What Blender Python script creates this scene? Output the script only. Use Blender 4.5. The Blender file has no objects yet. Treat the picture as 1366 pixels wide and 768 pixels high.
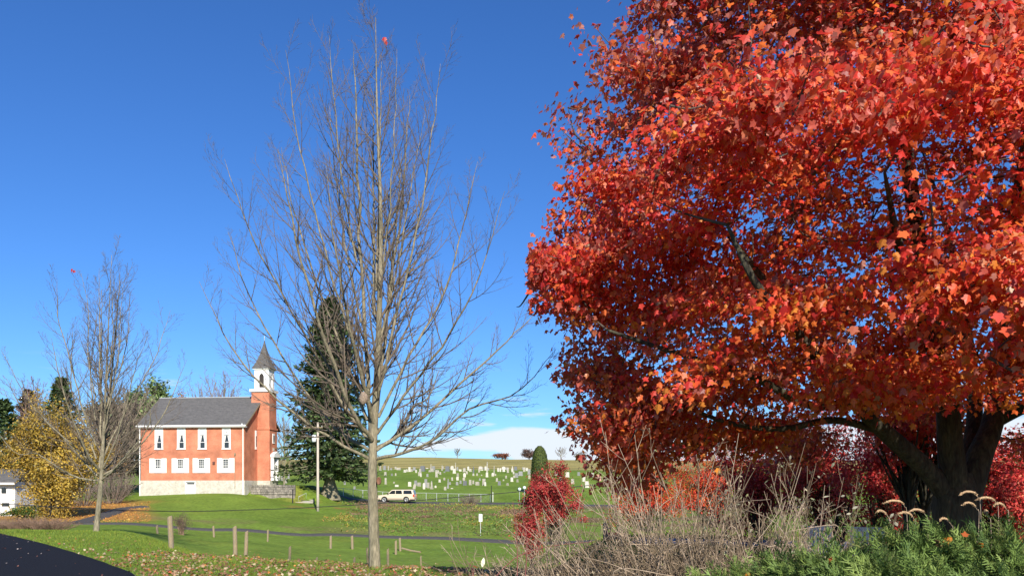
import bpy, math, random
import numpy as np
from mathutils import Vector

# ------------------------------------------------------------------ camera, world, sun
F, HY, EYE = 1120.0, 650.0, 1.6
scene = bpy.context.scene
cam_d = bpy.data.cameras.new("camera"); cam = bpy.data.objects.new("camera", cam_d)
scene.collection.objects.link(cam)
cam.location = (0, 0, EYE); cam.rotation_euler = (math.radians(90), 0, 0)
cam_d.sensor_width = 36; cam_d.lens = F / 1366 * 36; cam_d.shift_y = (HY - 384) / 1366
cam_d.clip_end = 8000; cam_d.clip_start = 0.05
scene.camera = cam
SUN_EL, SUN_AZ = math.radians(31), math.radians(15)      # azimuth: degrees to the right of straight behind the camera
w = bpy.data.worlds.new("World"); scene.world = w; w.use_nodes = True
nt = w.node_tree; nt.nodes.clear()
N = nt.nodes.new; Lk = nt.links.new
out = N('ShaderNodeOutputWorld'); bg = N('ShaderNodeBackground'); sky = N('ShaderNodeTexSky')
sky.sky_type = 'NISHITA'; sky.sun_disc = False; sky.sun_elevation = SUN_EL
sky.sun_rotation = math.pi - SUN_AZ; sky.altitude = 300; sky.air_density = 1.0; sky.dust_density = 0.25; sky.ozone_density = 3.0
bg.inputs['Strength'].default_value = 0.13
geo = N('ShaderNodeNewGeometry'); sep = N('ShaderNodeSeparateXYZ')
tc = N('ShaderNodeTexCoord'); Lk(tc.outputs['Generated'], sep.inputs[0])
def M(op, a, b=None, clamp=False):
    n = N('ShaderNodeMath'); n.operation = op; n.use_clamp = clamp
    for i, v in enumerate((a, b)):
        if v is None: continue
        if isinstance(v, (int, float)): n.inputs[i].default_value = v
        else: Lk(v, n.inputs[i])
    return n.outputs[0]
def SM(v, a, b):
    n = N('ShaderNodeMapRange'); n.interpolation_type = 'SMOOTHSTEP'
    n.inputs['From Min'].default_value = a; n.inputs['From Max'].default_value = b; Lk(v, n.inputs['Value']); return n.outputs[0]
ang = M('ARCTAN2', sep.outputs['X'], sep.outputs['Y'])
el = sep.outputs['Z']
comb = N('ShaderNodeCombineXYZ'); Lk(M('MULTIPLY', ang, 9.0), comb.inputs[0]); Lk(M('MULTIPLY', el, 60.0), comb.inputs[1])
ns = N('ShaderNodeTexNoise'); ns.inputs['Scale'].default_value = 1.3; ns.inputs['Detail'].default_value = 7; ns.inputs['Roughness'].default_value = .55
Lk(comb.outputs[0], ns.inputs['Vector'])
nz = M('SUBTRACT', ns.outputs['Fac'], .5)
e2 = M('ADD', el, M('MULTIPLY', nz, .012))
top = M('ADD', .0715, M('MULTIPLY', M('MINIMUM', ang, 0.0), .17)); over = M('SUBTRACT', e2, top)
botm = M('SUBTRACT', .0435, M('MULTIPLY', M('MAXIMUM', M('ADD', ang, .02), 0.0), .5))
bank = M('MULTIPLY', SM(M('SUBTRACT', e2, botm), -.003, .004), M('SUBTRACT', 1.0, SM(over, -.004, .001)))
bank = M('MULTIPLY', bank, SM(ang, -.20, -.12))
comb2 = N('ShaderNodeCombineXYZ'); Lk(M('MULTIPLY', ang, 9.0), comb2.inputs[0]); Lk(M('MULTIPLY', el, 60.0), comb2.inputs[1])
ns2 = N('ShaderNodeTexNoise'); ns2.inputs['Scale'].default_value = 1.5; ns2.inputs['Detail'].default_value = 6; Lk(comb2.outputs[0], ns2.inputs['Vector'])
wisp = M('MULTIPLY', SM(ns2.outputs['Fac'], .57, .75), M('SUBTRACT', 1.0, SM(el, .09, .15)))
wisp = M('MULTIPLY', wisp, .75)
low = M('MULTIPLY', SM(ns2.outputs['Fac'], .40, .62), M('SUBTRACT', 1.0, SM(el, .025, .05)))
low = M('MULTIPLY', low, .55)
cl = M('MAXIMUM', M('MAXIMUM', M('MULTIPLY', bank, .97), wisp), low)
hs = N('ShaderNodeHueSaturation'); hs.inputs['Hue'].default_value = .5; hs.inputs['Saturation'].default_value = 1.12; hs.inputs['Value'].default_value = 1.0
Lk(sky.outputs[0], hs.inputs['Color'])
tint = N('ShaderNodeMixRGB'); tint.blend_type = 'MULTIPLY'; tint.inputs['Fac'].default_value = 1; tint.inputs['Color2'].default_value = (.34, .53, .80, 1); Lk(hs.outputs[0], tint.inputs['Color1'])
mx = N('ShaderNodeMixRGB'); mx.inputs['Color2'].default_value = (4.5, 4.9, 5.4, 1)
Lk(cl, mx.inputs['Fac']); Lk(tint.outputs[0], mx.inputs['Color1']); Lk(mx.outputs[0], bg.inputs['Color']); Lk(bg.outputs[0], out.inputs[0])
sd = bpy.data.lights.new("sun", 'SUN'); sun = bpy.data.objects.new("sun", sd); scene.collection.objects.link(sun)
sd.energy = 5.0; sd.angle = math.radians(.53); sd.color = (1, .93, .82)
SUND = Vector((math.sin(SUN_AZ) * math.cos(SUN_EL), -math.cos(SUN_AZ) * math.cos(SUN_EL), math.sin(SUN_EL)))
sun.rotation_euler = SUND.to_track_quat('Z', 'Y').to_euler()
vs = scene.view_settings; vs.view_transform = 'Standard'; vs.look = 'None'; vs.exposure = 0.55; vs.gamma = 1; vs.use_curve_mapping = False
scene.cycles.max_bounces = 6; scene.cycles.transparent_max_bounces = 8; scene.cycles.diffuse_bounces = 3
scene.cycles.use_denoising = True

rng = np.random.default_rng(7); random.seed(7)
def P(px, py, Y): return np.array([(px - 683) / F * Y, Y, EYE + (HY - py) / F * Y])

# ------------------------------------------------------------------ helpers
COL = scene.collection
def tag(o, label=None, cat=None, group=None, kind=None):
    if label: o['label'] = label
    if cat: o['category'] = cat
    if group: o['group'] = group
    if kind: o['kind'] = kind
    return o
def empty(name, loc, rz=0, label=None, cat=None, group=None):
    o = bpy.data.objects.new(name, None); COL.objects.link(o); o.location = loc; o.rotation_euler = (0, 0, rz); o.empty_display_size = .2
    return tag(o, label, cat, group)
def mesh_np(name, V, Fs, mat, parent=None, col=None, smooth=False, origin=None):
    """Fs: list of int arrays (m,k). With a parent, V is in world space and becomes local to the parent (unrotated)."""
    V = np.asarray(V, dtype=np.float64)
    if isinstance(Fs, np.ndarray): Fs = [Fs]
    Fs = [np.asarray(f) for f in Fs if len(f)]
    if parent is not None and origin is None: V = V - np.array(parent.location)
    if origin is not None: V = V - np.array(origin)
    me = bpy.data.meshes.new(name)
    me.vertices.add(len(V)); me.vertices.foreach_set('co', V.astype(np.float32).ravel())
    lv = np.concatenate([f.ravel() for f in Fs]).astype(np.int32)
    tot = np.concatenate([np.full(len(f), f.shape[1]) for f in Fs]).astype(np.int32)
    st = np.concatenate([[0], np.cumsum(tot)[:-1]]).astype(np.int32)
    me.loops.add(len(lv)); me.loops.foreach_set('vertex_index', lv)
    me.polygons.add(len(tot)); me.polygons.foreach_set('loop_start', st); me.polygons.foreach_set('loop_total', tot)
    me.polygons.foreach_set('use_smooth', np.full(len(tot), smooth))
    if col is not None:
        a = me.color_attributes.new('Col', 'FLOAT_COLOR', 'POINT')
        c = np.ones((len(V), 4), np.float32); c[:, :3] = col; a.data.foreach_set('color', c.ravel())
    me.update(calc_edges=True)
    me.materials.append(mat)
    o = bpy.data.objects.new(name, me); COL.objects.link(o)
    if parent is not None: o.parent = parent
    elif origin is not None: o.location = origin
    return o
class MB:
    """collects solid shapes in local coordinates and links them as one mesh"""
    def __init__(s): s.v = []; s.f = {}; s.n = 0
    def add(s, V, Fl):
        V = np.asarray(V, float)
        for f in Fl: s.f.setdefault(len(f), []).append([i + s.n for i in f])
        s.v.append(V); s.n += len(V); return s
    def box(s, x0, x1, y0, y1, z0, z1):
        V = [(x, y, z) for z in (z0, z1) for y in (y0, y1) for x in (x0, x1)]
        return s.add(V, [(0, 2, 3, 1), (4, 5, 7, 6), (0, 1, 5, 4), (2, 6, 7, 3), (0, 4, 6, 2), (1, 3, 7, 5)])
    def prism(s, pts, y0, y1):          # polygon in xz, extruded along y
        n = len(pts); V = [(x, y0, z) for x, z in pts] + [(x, y1, z) for x, z in pts]
        return s.add(V, [tuple(range(n)), tuple(range(2 * n - 1, n - 1, -1))] + [(i, i + n, (i + 1) % n + n, (i + 1) % n) for i in range(n)])
    def prism_x(s, pts, x0, x1):        # polygon in yz, extruded along x
        n = len(pts); V = [(x0, y, z) for y, z in pts] + [(x1, y, z) for y, z in pts]
        return s.add(V, [tuple(range(n - 1, -1, -1)), tuple(range(n, 2 * n))] + [(i, (i + 1) % n, (i + 1) % n + n, i + n) for i in range(n)])
    def rings(s, rings, cap=True):
        k = len(rings[0]); n = len(rings); V = np.concatenate([np.asarray(r, float) for r in rings]); Fl = []
        for i in range(n - 1):
            for j in range(k): Fl.append((i * k + j, i * k + (j + 1) % k, (i + 1) * k + (j + 1) % k, (i + 1) * k + j))
        if cap: Fl += [tuple(range(k - 1, -1, -1)), tuple(range((n - 1) * k, n * k))]
        return s.add(V, Fl)
    def lathe(s, prof, c=(0, 0, 0), k=12, rot=0, axis='z'):
        R = []
        for r, z in prof:
            a = np.arange(k) / k * 2 * math.pi + rot
            if axis == 'z': R.append(np.stack([c[0] + r * np.cos(a), c[1] + r * np.sin(a), np.full(k, c[2] + z)], 1))
            else: R.append(np.stack([c[0] + r * np.cos(a), np.full(k, c[1] + z), c[2] + r * np.sin(a)], 1))
        return s.rings(R)
    def tube(s, pts, r, k=8):
        V, Fq = tubes(np.array([pts], float), np.full((1, len(pts)), r) if np.isscalar(r) else np.array([r], float), k)
        return s.add(V, [tuple(q) for q in Fq])
    def build(s, name, mat, parent=None, smooth=False, loc=None, col=None):
        V = np.concatenate(s.v); Fs = [np.array(f) for f in s.f.values()]
        o = mesh_np(name, V, Fs, mat, None, col, smooth)
        if parent is not None: o.parent = parent
        if loc is not None: o.location = loc
        return o
def tubes(Pt, R, k):
    """Pt (B,n,3), R (B,n) -> verts, quads"""
    B, n, _ = Pt.shape
    T = np.gradient(Pt, axis=1); T /= np.linalg.norm(T, axis=2, keepdims=True) + 1e-9
    m = T.mean(1); ref = np.where(np.abs(m[:, 2:3]) > .8, np.array([[1., 0, 0]]), np.array([[0, 0, 1.]]))[:, None, :]
    U = np.cross(T, ref); U /= np.linalg.norm(U, axis=2, keepdims=True) + 1e-9
    W = np.cross(T, U)
    a = np.arange(k) / k * 2 * np.pi
    V = Pt[:, :, None, :] + R[:, :, None, None] * (np.cos(a)[None, None, :, None] * U[:, :, None, :] + np.sin(a)[None, None, :, None] * W[:, :, None, :])
    idx = np.arange(B * n * k).reshape(B, n, k)
    i2 = np.roll(idx, -1, axis=2)
    Fq = np.stack([idx[:, :-1], i2[:, :-1], i2[:, 1:], idx[:, 1:]], -1).reshape(-1, 4)
    return V.reshape(-1, 3), Fq
def tube_mesh(name, groups, mat, parent=None, origin=None):
    """groups: list of (Pt,R,k)"""
    Vs, Fs, n = [], [], 0
    for Pt, R, k in groups:
        if len(Pt) == 0: continue
        V, Fq = tubes(Pt, R, k); Vs.append(V); Fs.append(Fq + n); n += len(V)
    return mesh_np(name, np.concatenate(Vs), np.concatenate(Fs), mat, parent, smooth=True, origin=origin)
def unit(v): return v / (np.linalg.norm(v, axis=-1, keepdims=True) + 1e-9)

# ------------------------------------------------------------------ materials
MATS = {}
def mat(name, color, rough=.8, var=.15, scale=4.0, bump=0.0, bscale=None, metal=0, spec=.4, color2=None, attr=False, trans=0.0, back=None, coords='Object', stretch=(1, 1, 1), detail=6):
    if name in MATS: return MATS[name]
    m = bpy.data.materials.new(name); m.use_nodes = True; t = m.node_tree; t.nodes.clear()
    o = t.nodes.new('ShaderNodeOutputMaterial'); b = t.nodes.new('ShaderNodeBsdfPrincipled')
    b.inputs['Roughness'].default_value = rough; b.inputs['Metallic'].default_value = metal; b.inputs['Specular IOR Level'].default_value = spec
    tcn = t.nodes.new('ShaderNodeTexCoord'); mp = t.nodes.new('ShaderNodeMapping'); mp.inputs['Scale'].default_value = stretch
    t.links.new(tcn.outputs[coords], mp.inputs[0])
    n = t.nodes.new('ShaderNodeTexNoise'); n.inputs['Scale'].default_value = scale; n.inputs['Detail'].default_value = detail; n.inputs['Roughness'].default_value = .6
    t.links.new(mp.outputs[0], n.inputs['Vector'])
    if attr:
        src = t.nodes.new('ShaderNodeAttribute'); src.attribute_name = 'Col'; base = src.outputs['Color']
    elif color2 is not None:
        r = t.nodes.new('ShaderNodeMixRGB'); r.inputs[1].default_value = (*color, 1); r.inputs[2].default_value = (*color2, 1)
        mr = t.nodes.new('ShaderNodeMapRange'); mr.inputs[1].default_value = .35; mr.inputs[2].default_value = .65
        t.links.new(n.outputs['Fac'], mr.inputs[0]); t.links.new(mr.outputs[0], r.inputs[0]); base = r.outputs[0]
    else:
        r = t.nodes.new('ShaderNodeRGB'); r.outputs[0].default_value = (*color, 1); base = r.outputs[0]
    mr = t.nodes.new('ShaderNodeMapRange'); mr.inputs[1].default_value = .25; mr.inputs[2].default_value = .75
    mr.inputs[3].default_value = 1 - var; mr.inputs[4].default_value = 1 + var
    n2 = t.nodes.new('ShaderNodeTexNoise'); n2.inputs['Scale'].default_value = scale * 3.7; n2.inputs['Detail'].default_value = detail
    t.links.new(mp.outputs[0], n2.inputs['Vector']); t.links.new(n2.outputs['Fac'], mr.inputs[0])
    mu = t.nodes.new('ShaderNodeVectorMath'); mu.operation = 'SCALE'; t.links.new(base, mu.inputs[0]); t.links.new(mr.outputs[0], mu.inputs['Scale'])
    c = mu.outputs[0]
    if back is not None:
        g = t.nodes.new('ShaderNodeNewGeometry'); mb_ = t.nodes.new('ShaderNodeMixRGB'); fb = t.nodes.new('ShaderNodeMath'); fb.operation = 'MULTIPLY'; fb.inputs[1].default_value = .55
        t.links.new(g.outputs['Backfacing'], fb.inputs[0]); t.links.new(fb.outputs[0], mb_.inputs[0]); t.links.new(c, mb_.inputs[1]); mb_.inputs[2].default_value = (*back, 1); c = mb_.outputs[0]
    t.links.new(c, b.inputs['Base Color'])
    sh = b.outputs[0]
    if trans > 0:
        tr = t.nodes.new('ShaderNodeBsdfTranslucent'); t.links.new(mu.outputs[0], tr.inputs['Color'])
        ms = t.nodes.new('ShaderNodeMixShader'); ms.inputs[0].default_value = trans
        t.links.new(b.outputs[0], ms.inputs[1]); t.links.new(tr.outputs[0], ms.inputs[2]); sh = ms.outputs[0]
    if bump > 0:
        bp = t.nodes.new('ShaderNodeBump'); bp.inputs['Strength'].default_value = 1; bp.inputs['Distance'].default_value = bump
        nb = t.nodes.new('ShaderNodeTexNoise'); nb.inputs['Scale'].default_value = bscale or scale * 4; nb.inputs['Detail'].default_value = 5
        t.links.new(mp.outputs[0], nb.inputs['Vector']); t.links.new(nb.outputs['Fac'], bp.inputs['Height']); t.links.new(bp.outputs[0], b.inputs['Normal'])
    t.links.new(sh, o.inputs[0]); MATS[name] = m; return m
m_ground = mat('ground_cover', (0, 0, 0), .95, .38, .9, attr=True, bump=.03, bscale=12, spec=.1, detail=9)
m_leafr = mat('maple_leaf', (0, 0, 0), .42, .12, 3, attr=True, trans=.48, back=(.52, .20, .15), spec=.4)
m_leaf = mat('leaf', (0, 0, 0), .55, .15, 3, attr=True, trans=.25, spec=.3)
m_needle = mat('needle', (0, 0, 0), .6, .2, 3, attr=True, trans=.15, spec=.25)
m_grass = mat('grass_blade', (0, 0, 0), .6, .15, 3, attr=True, trans=.25, spec=.25)
m_bark = mat('grey_bark', (.15, .135, .085), .9, .42, 3, bump=.02, bscale=18, color2=(.29, .25, .17), stretch=(3, 3, .7))
m_twig = mat('twig_bark', (.11, .085, .065), .85, .15, 3, color2=(.17, .135, .10))
m_mbark = mat('maple_bark', (.032, .028, .02), .95, .5, 5, bump=.035, bscale=9, color2=(.085, .078, .045), stretch=(2.2, 2.2, .5))
m_dbark = mat('dark_bark', (.09, .075, .06), .95, .3, 4, bump=.02)
m_asph = mat('asphalt_new', (.010, .010, .013), .9, .35, 6, bump=.004, bscale=90, spec=.15)
m_asph2 = mat('asphalt_old', (.085, .08, .075), .9, .2, 2, bump=.004, bscale=60, spec=.15)
m_gravel = mat('gravel', (.33, .32, .32), .9, .3, 8, bump=.01, bscale=60)
m_brick_ = mat('plain_brick', (.55, .15, .07), .85, .12, 6)
m_white = mat('white_paint', (.80, .79, .76), .55, .04, 3)
m_stonew = mat('foundation_stone', (.44, .41, .34), .9, .2, 1.2, bump=.02, bscale=6, color2=(.55, .51, .43))
m_roof = mat('roof_shingle', (.085, .083, .082), .9, .25, 2.2, bump=.01, bscale=20, color2=(.125, .12, .115), stretch=(1, 1, 3))
m_glass = mat('window_glass', (.03, .035, .04), .12, .3, 2, spec=.6)
m_curt = mat('curtain', (.55, .54, .52), .9, .1, 10)
m_wood = mat('weathered_wood', (.30, .22, .12), .9, .3, 6, bump=.006, color2=(.24, .20, .14), stretch=(4, 4, .6))
m_metal = mat('galvanised_metal', (.50, .52, .52), .5, .1, 5, metal=.4)
m_black = mat('black_plastic', (.02, .02, .02), .5, .1, 5)
# ------------------------------------------------------------------ terrain
TP = {
 -400: [(34,0),(45,-.5),(70,-.9),(85,-.5),(105,.7),(140,2),(220,6),(330,12)],
 0:   [(32,0),(36,-.25),(42,-.65),(60,-.9),(70,-.95),(78,-.6),(90,0),(105,.7),(140,2),(220,6),(330,12)],
 150: [(30,0),(34,-.15),(42,-.5),(52,-.9),(60,-1.1),(66,-.85),(85,-.4),(95,.2),(102,.75),(115,.9),(140,2),(220,6),(330,12)],
 300: [(19,0),(24,-.35),(30,-1.),(40,-1.4),(50,-1.55),(62,-1.6),(70,-1.2),(83,-.5),(93,.5),(98,.95),(110,1.1),(140,2),(220,6),(330,12.3)],
 420: [(18,0),(23,-.5),(30,-1.2),(40,-1.75),(50,-2.1),(60,-2.2),(66,-2.15),(76,-1.6),(88,-.9),(100,-.2),(108,0),(115,.2),(135,1.1),(200,5.2),(220,6.7),(330,13.)],
 550: [(16.8,0),(22,-.6),(30,-1.5),(42,-2.2),(52,-2.5),(62,-2.55),(67,-2.45),(74,-1.9),(90,-1.3),(104,-1.),(110,-.85),(119,-.76),(125,-.2),(135,.9),(200,5.0),(220,6.5),(330,13.9)],
 700: [(16,0),(22,-.7),(30,-1.7),(42,-2.4),(52,-2.65),(64,-2.6),(72,-2.0),(90,-1.4),(104,-1.),(110,-.85),(119,-.8),(125,-.2),(135,.9),(200,5.),(220,6.3),(330,13.)],
 830: [(30,0),(35,-.3),(45,-1.5),(55,-2.2),(64,-2.3),(72,-2.0),(90,-1.4),(104,-1.),(119,-.8),(135,.9),(200,5.),(220,6.),(330,12.5)],
 1000:[(38,0),(45,-.5),(60,-1.5),(104,-1.),(119,-.7),(135,.9),(200,5.),(220,6.),(330,12.5)],
}
TAIL = [(380, 12.4), (600, 6), (1500, -10), (5000, -20)]
_keys = np.array([(k - 683) / F for k in TP])
def Hraw(u, Y):
    vals = np.stack([np.interp(Y, [0] + [a for a, b in p] + [a for a, b in TAIL], [0] + [b for a, b in p] + [b for a, b in TAIL]) for p in TP.values()])
    i = np.clip(np.searchsorted(_keys, u) - 1, 0, len(_keys) - 2)
    t = np.clip((u - _keys[i]) / (_keys[i + 1] - _keys[i]), 0, 1); t = t * t * (3 - 2 * t)
    ar = np.arange(len(u)); return vals[i, ar] * (1 - t) + vals[i + 1, ar] * t
def H(x, y):
    x = np.atleast_1d(np.asarray(x, float)).ravel(); y = np.atleast_1d(np.asarray(y, float)).ravel()
    Y = np.maximum(y, 1.); u = x / Y; z = 0
    for d, wt in ((-.05, .25), (0, .5), (.05, .25)): z = z + wt * Hraw(u, Y * (1 + d))
    und = .05 * np.sin(x * .31 + 1.3 * np.sin(y * .13)) * np.sin(y * .27 + .7) * np.clip((Y - 25) / 25, 0, 1)
    z = z + und; sq = lambda v, a, b: np.clip((v - a) / (b - a), 0, 1)
    m_ = sq(x, -33, -31.5) * (1 - sq(x, -26.4, -22)) * sq(y, 100.5, 101.7) * (1 - sq(y, 112, 120)); return z * (1 - m_) + np.maximum(z, 1.9) * m_
def h(x, y): return float(H(x, y)[0])
def gat(px, py, ymin=10, ymax=340):
    """first point of the ground seen at that direction"""
    Y = np.arange(ymin, ymax, .1); g = H((px - 683) / F * Y, Y); s = HY - (g - EYE) * F / Y
    k = np.where(s <= py)[0]; i = k[0] if len(k) else len(Y) - 1
    return np.array([(px - 683) / F * Y[i], Y[i], g[i]])
def gy(px, Y): x = (px - 683) / F * Y; return np.array([x, Y, h(x, Y)])
def vnoise(x, y, s, seed=0):
    """cheap smooth noise 0..1"""
    x = x / s + seed * 17.3; y = y / s - seed * 9.1; xi = np.floor(x); yi = np.floor(y); fx = x - xi; fy = y - yi
    fx = fx * fx * (3 - 2 * fx); fy = fy * fy * (3 - 2 * fy)
    hh = lambda a, b: np.modf(np.abs(np.sin(a * 127.1 + b * 311.7 + seed) * 43758.5453))[0]
    return (hh(xi, yi) * (1 - fx) + hh(xi + 1, yi) * fx) * (1 - fy) + (hh(xi, yi + 1) * (1 - fx) + hh(xi + 1, yi + 1) * fx) * fy
def fb(x, y, s, seed=0): return (vnoise(x, y, s, seed) * .5 + vnoise(x, y, s * .45, seed + 1) * .3 + vnoise(x, y, s * .2, seed + 2) * .2)
def gcol(x, y):
    Y = np.maximum(y, 1.); px = 683 + F * x / Y
    c = np.empty((len(x), 3)); A = np.array
    n = fb(x, y, 9, 1)[:, None]; n2 = fb(x, y, 2.2, 5)[:, None]
    c[:] = A([.110, .180, .022]) * (1 - n) + A([.170, .240, .034]) * n
    c *= (.76 + .48 * n2) * (.84 + .32 * fb(x, y, 5, 77)[:, None]); c = c + np.clip(fb(x, y, 3.3, 63) - .55, 0, 1)[:, None] * A([.12, .08, .015])
    def mixin(msk, colr, k=1.0):
        nonlocal c
        w_ = (np.clip(msk, 0, 1) * k)[:, None]; c = c * (1 - w_) + A(colr) * w_
    sm = lambda v, a, b: np.clip((v - a) / (b - a), 0, 1)
    # rough weedy bank beyond the road
    bank = sm(Y, 67, 71) * (1 - sm(Y, 108, 114)) * sm(px + 120 * (fb(x, y, 6, 90) - .5), 425, 500)
    mixin(bank * sm(fb(x, y, 5, 9), .42, .55), (.16, .17, .035), .8)
    mixin(bank * sm(fb(x, y, 4, 14), .52, .64) * sm(px, 480, 560), (.17, .11, .055), .9)
    mixin(sm(Y, 100, 106) * (1 - sm(Y, 113, 117)) * sm(px, 540, 580), (.16, .11, .07), .8)
    mixin(sm(Y, 66, 70) * (1 - sm(Y, 70, 74)) * sm(px, 120, 200) * sm(fb(x, y, 3, 3), .4, .6), (.20, .15, .07), .7)
    # leaf litter under the yellow tree
    mixin(sm(Y, 62, 66) * (1 - sm(Y, 92, 96)) * (1 - sm(px + 40 * (fb(x, y, 6, 4) - .5), 175, 215)), (.38, .19, .055), .9)
    # strip of ground under the hedges and shrubs in front
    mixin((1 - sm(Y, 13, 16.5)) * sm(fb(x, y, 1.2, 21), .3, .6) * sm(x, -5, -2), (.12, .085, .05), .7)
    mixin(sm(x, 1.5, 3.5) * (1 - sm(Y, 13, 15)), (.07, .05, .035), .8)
    # orange patches on the far lawn by the steps
    mixin(sm(Y, 82, 86) * (1 - sm(Y, 96, 104)) * sm(fb(x, y, 3.2, 31), .62, .7) * sm(px, 370, 400) * (1 - sm(px, 480, 520)), (.28, .14, .05), .8)
    # hill field with mown rows
    hill = sm(Y, 216, 224)
    ph = (Y * .075 + x * .045 * (1 + x * .002) + .6 * fb(x, y, 60, 8)); s = .5 + .5 * np.sin(ph * 2 * np.pi)
    w_ = hill[:, None]; sc = A([.42, .35, .12]) * s[:, None] + A([.19, .17, .055]) * (1 - s[:, None])
    sc *= (.8 + .4 * fb(x, y, 12, 40))[:, None]
    c = c * (1 - w_) + sc * w_
    return c
ths = np.concatenate([np.linspace(-180, -42, 50)[:-1], np.linspace(-42, 42, 760), np.linspace(42, 180, 50)[1:]])
rs = np.concatenate([[.05], np.geomspace(1.0, 450, 520), np.geomspace(480, 6000, 22)])
TT, RR = np.meshgrid(np.radians(ths), rs); gx = (RR * np.sin(TT)).ravel(); gyy = (RR * np.cos(TT)).ravel()
gz = H(gx, gyy)
idx = np.arange(len(gx)).reshape(TT.shape)
GF = np.stack([idx[:-1, :-1], idx[:-1, 1:], idx[1:, 1:], idx[1:, :-1]], -1).reshape(-1, 4)[:, ::-1]
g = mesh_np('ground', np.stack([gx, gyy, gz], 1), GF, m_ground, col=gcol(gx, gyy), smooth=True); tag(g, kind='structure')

def strip(name, pts, width, m, lift=.05, nx=7, step=.8):
    """pts: (x,y) polyline"""
    pts = np.array(pts, float); d = np.concatenate([[0], np.cumsum(np.linalg.norm(np.diff(pts, axis=0), axis=1))])
    s = np.arange(0, d[-1], step); cx = np.interp(s, d, pts[:, 0]); cy = np.interp(s, d, pts[:, 1])
    k = max(3, int(6 / step)); ker = np.ones(k) / k
    def smth(a): return np.convolve(np.pad(a, (k // 2, k - 1 - k // 2), mode='edge'), ker, 'valid')
    cx, cy = smth(cx), smth(cy)
    tx, ty = np.gradient(cx), np.gradient(cy); l = np.hypot(tx, ty); nxv, nyv = -ty / l, tx / l
    o = np.linspace(-.5, .5, nx); wv = width * (1 + .04 * np.sin(s * .9))
    X = cx[:, None] + nxv[:, None] * o * wv[:, None]; Yv = cy[:, None] + nyv[:, None] * o * wv[:, None]
    Z = H(X.ravel(), Yv.ravel()) + lift; crown = (.04 * (1 - (2 * o) ** 2)); Z = Z.reshape(X.shape) + crown
    Z[:, 0] -= lift * 1.6; Z[:, -1] -= lift * 1.6
    ii = np.arange(X.size).reshape(X.shape)
    Fq = np.stack([ii[:-1, :-1], ii[:-1, 1:], ii[1:, 1:], ii[1:, :-1]], -1).reshape(-1, 4)
    ob = mesh_np(name, np.stack([X.ravel(), Yv.ravel(), Z.ravel()], 1), Fq, m, smooth=True); return tag(ob, kind='structure')
def pd(l): return [((px - 683) / F * Y, Y) for px, Y in l]
strip('road', pd([(-300, 56), (0, 58), (150, 60), (300, 62.5), (420, 66), (560, 67), (680, 64), (800, 61), (1000, 60), (1500, 60)]), 1.9, m_asph2, .07)
strip('lane', pd([(95, 58), (118, 64), (146, 72), (162, 82), (205, 86)]), 1.7, m_asph2, .09)
strip('cemetery_road', pd([(330, 112), (440, 115.5), (530, 118.5), (640, 118.5), (690, 117.5), (800, 113), (1100, 108)]), 4.6, m_asph2, .10)
strip('gravel_path', [(3.2, 25.5), (5, 24.6), (8, 23.6), (12, 22.8), (20, 22), (30, 21)], 2.2, m_gravel, .04)
# the driveway in the left foreground
right = np.array([(-3.4, -8), (-3.7, 0), (-4.6, 6), (-5.6, 11), (-6.3, 14), (-6.75, 15.2), (-7.85, 16.7), (-9.6, 19.1), (-13.1, 23.6), (-17.6, 28.9), (-23, 35), (-30, 43)])
tt = np.linspace(0, len(right) - 1, 240)
rx = np.interp(tt, range(len(right)), right[:, 0]); ry = np.interp(tt, range(len(right)), right[:, 1])
ker = np.ones(21) / 21; rx = np.convolve(np.pad(rx, 10, mode='edge'), ker, 'valid'); ry = np.convolve(np.pad(ry, 10, mode='edge'), ker, 'valid')
rx += .05 * (vnoise(rx, ry, .7, 3) - .5)
nrm = unit(np.stack([-np.gradient(ry), np.gradient(rx)], 1))
offs = np.concatenate([[0, .06], np.linspace(.3, 9, 14)])
X = rx[:, None] + nrm[:, :1] * offs; Yv = ry[:, None] + nrm[:, 1:] * offs
Z = H(X.ravel(), Yv.ravel()).reshape(X.shape) + .045; Z[:, 0] -= .06
ii = np.arange(X.size).reshape(X.shape)
tag(mesh_np('driveway', np.stack([X.ravel(), Yv.ravel(), Z.ravel()], 1), np.stack([ii[:-1, :-1], ii[1:, :-1], ii[1:, 1:], ii[:-1, 1:]], -1).reshape(-1, 4)[:, ::-1], m_asph, smooth=True), kind='structure')
def on_drive(x, y):
    e = np.interp(y, ry, rx); return x < e + .03

# ------------------------------------------------------------------ church
CA = math.radians(-6); CL, CW = 12.9, 10.0
cr = P(326, 657, 99.3); crx, cry = cr[0], cr[1]
ca, sa = math.cos(CA), math.sin(CA)
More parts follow.
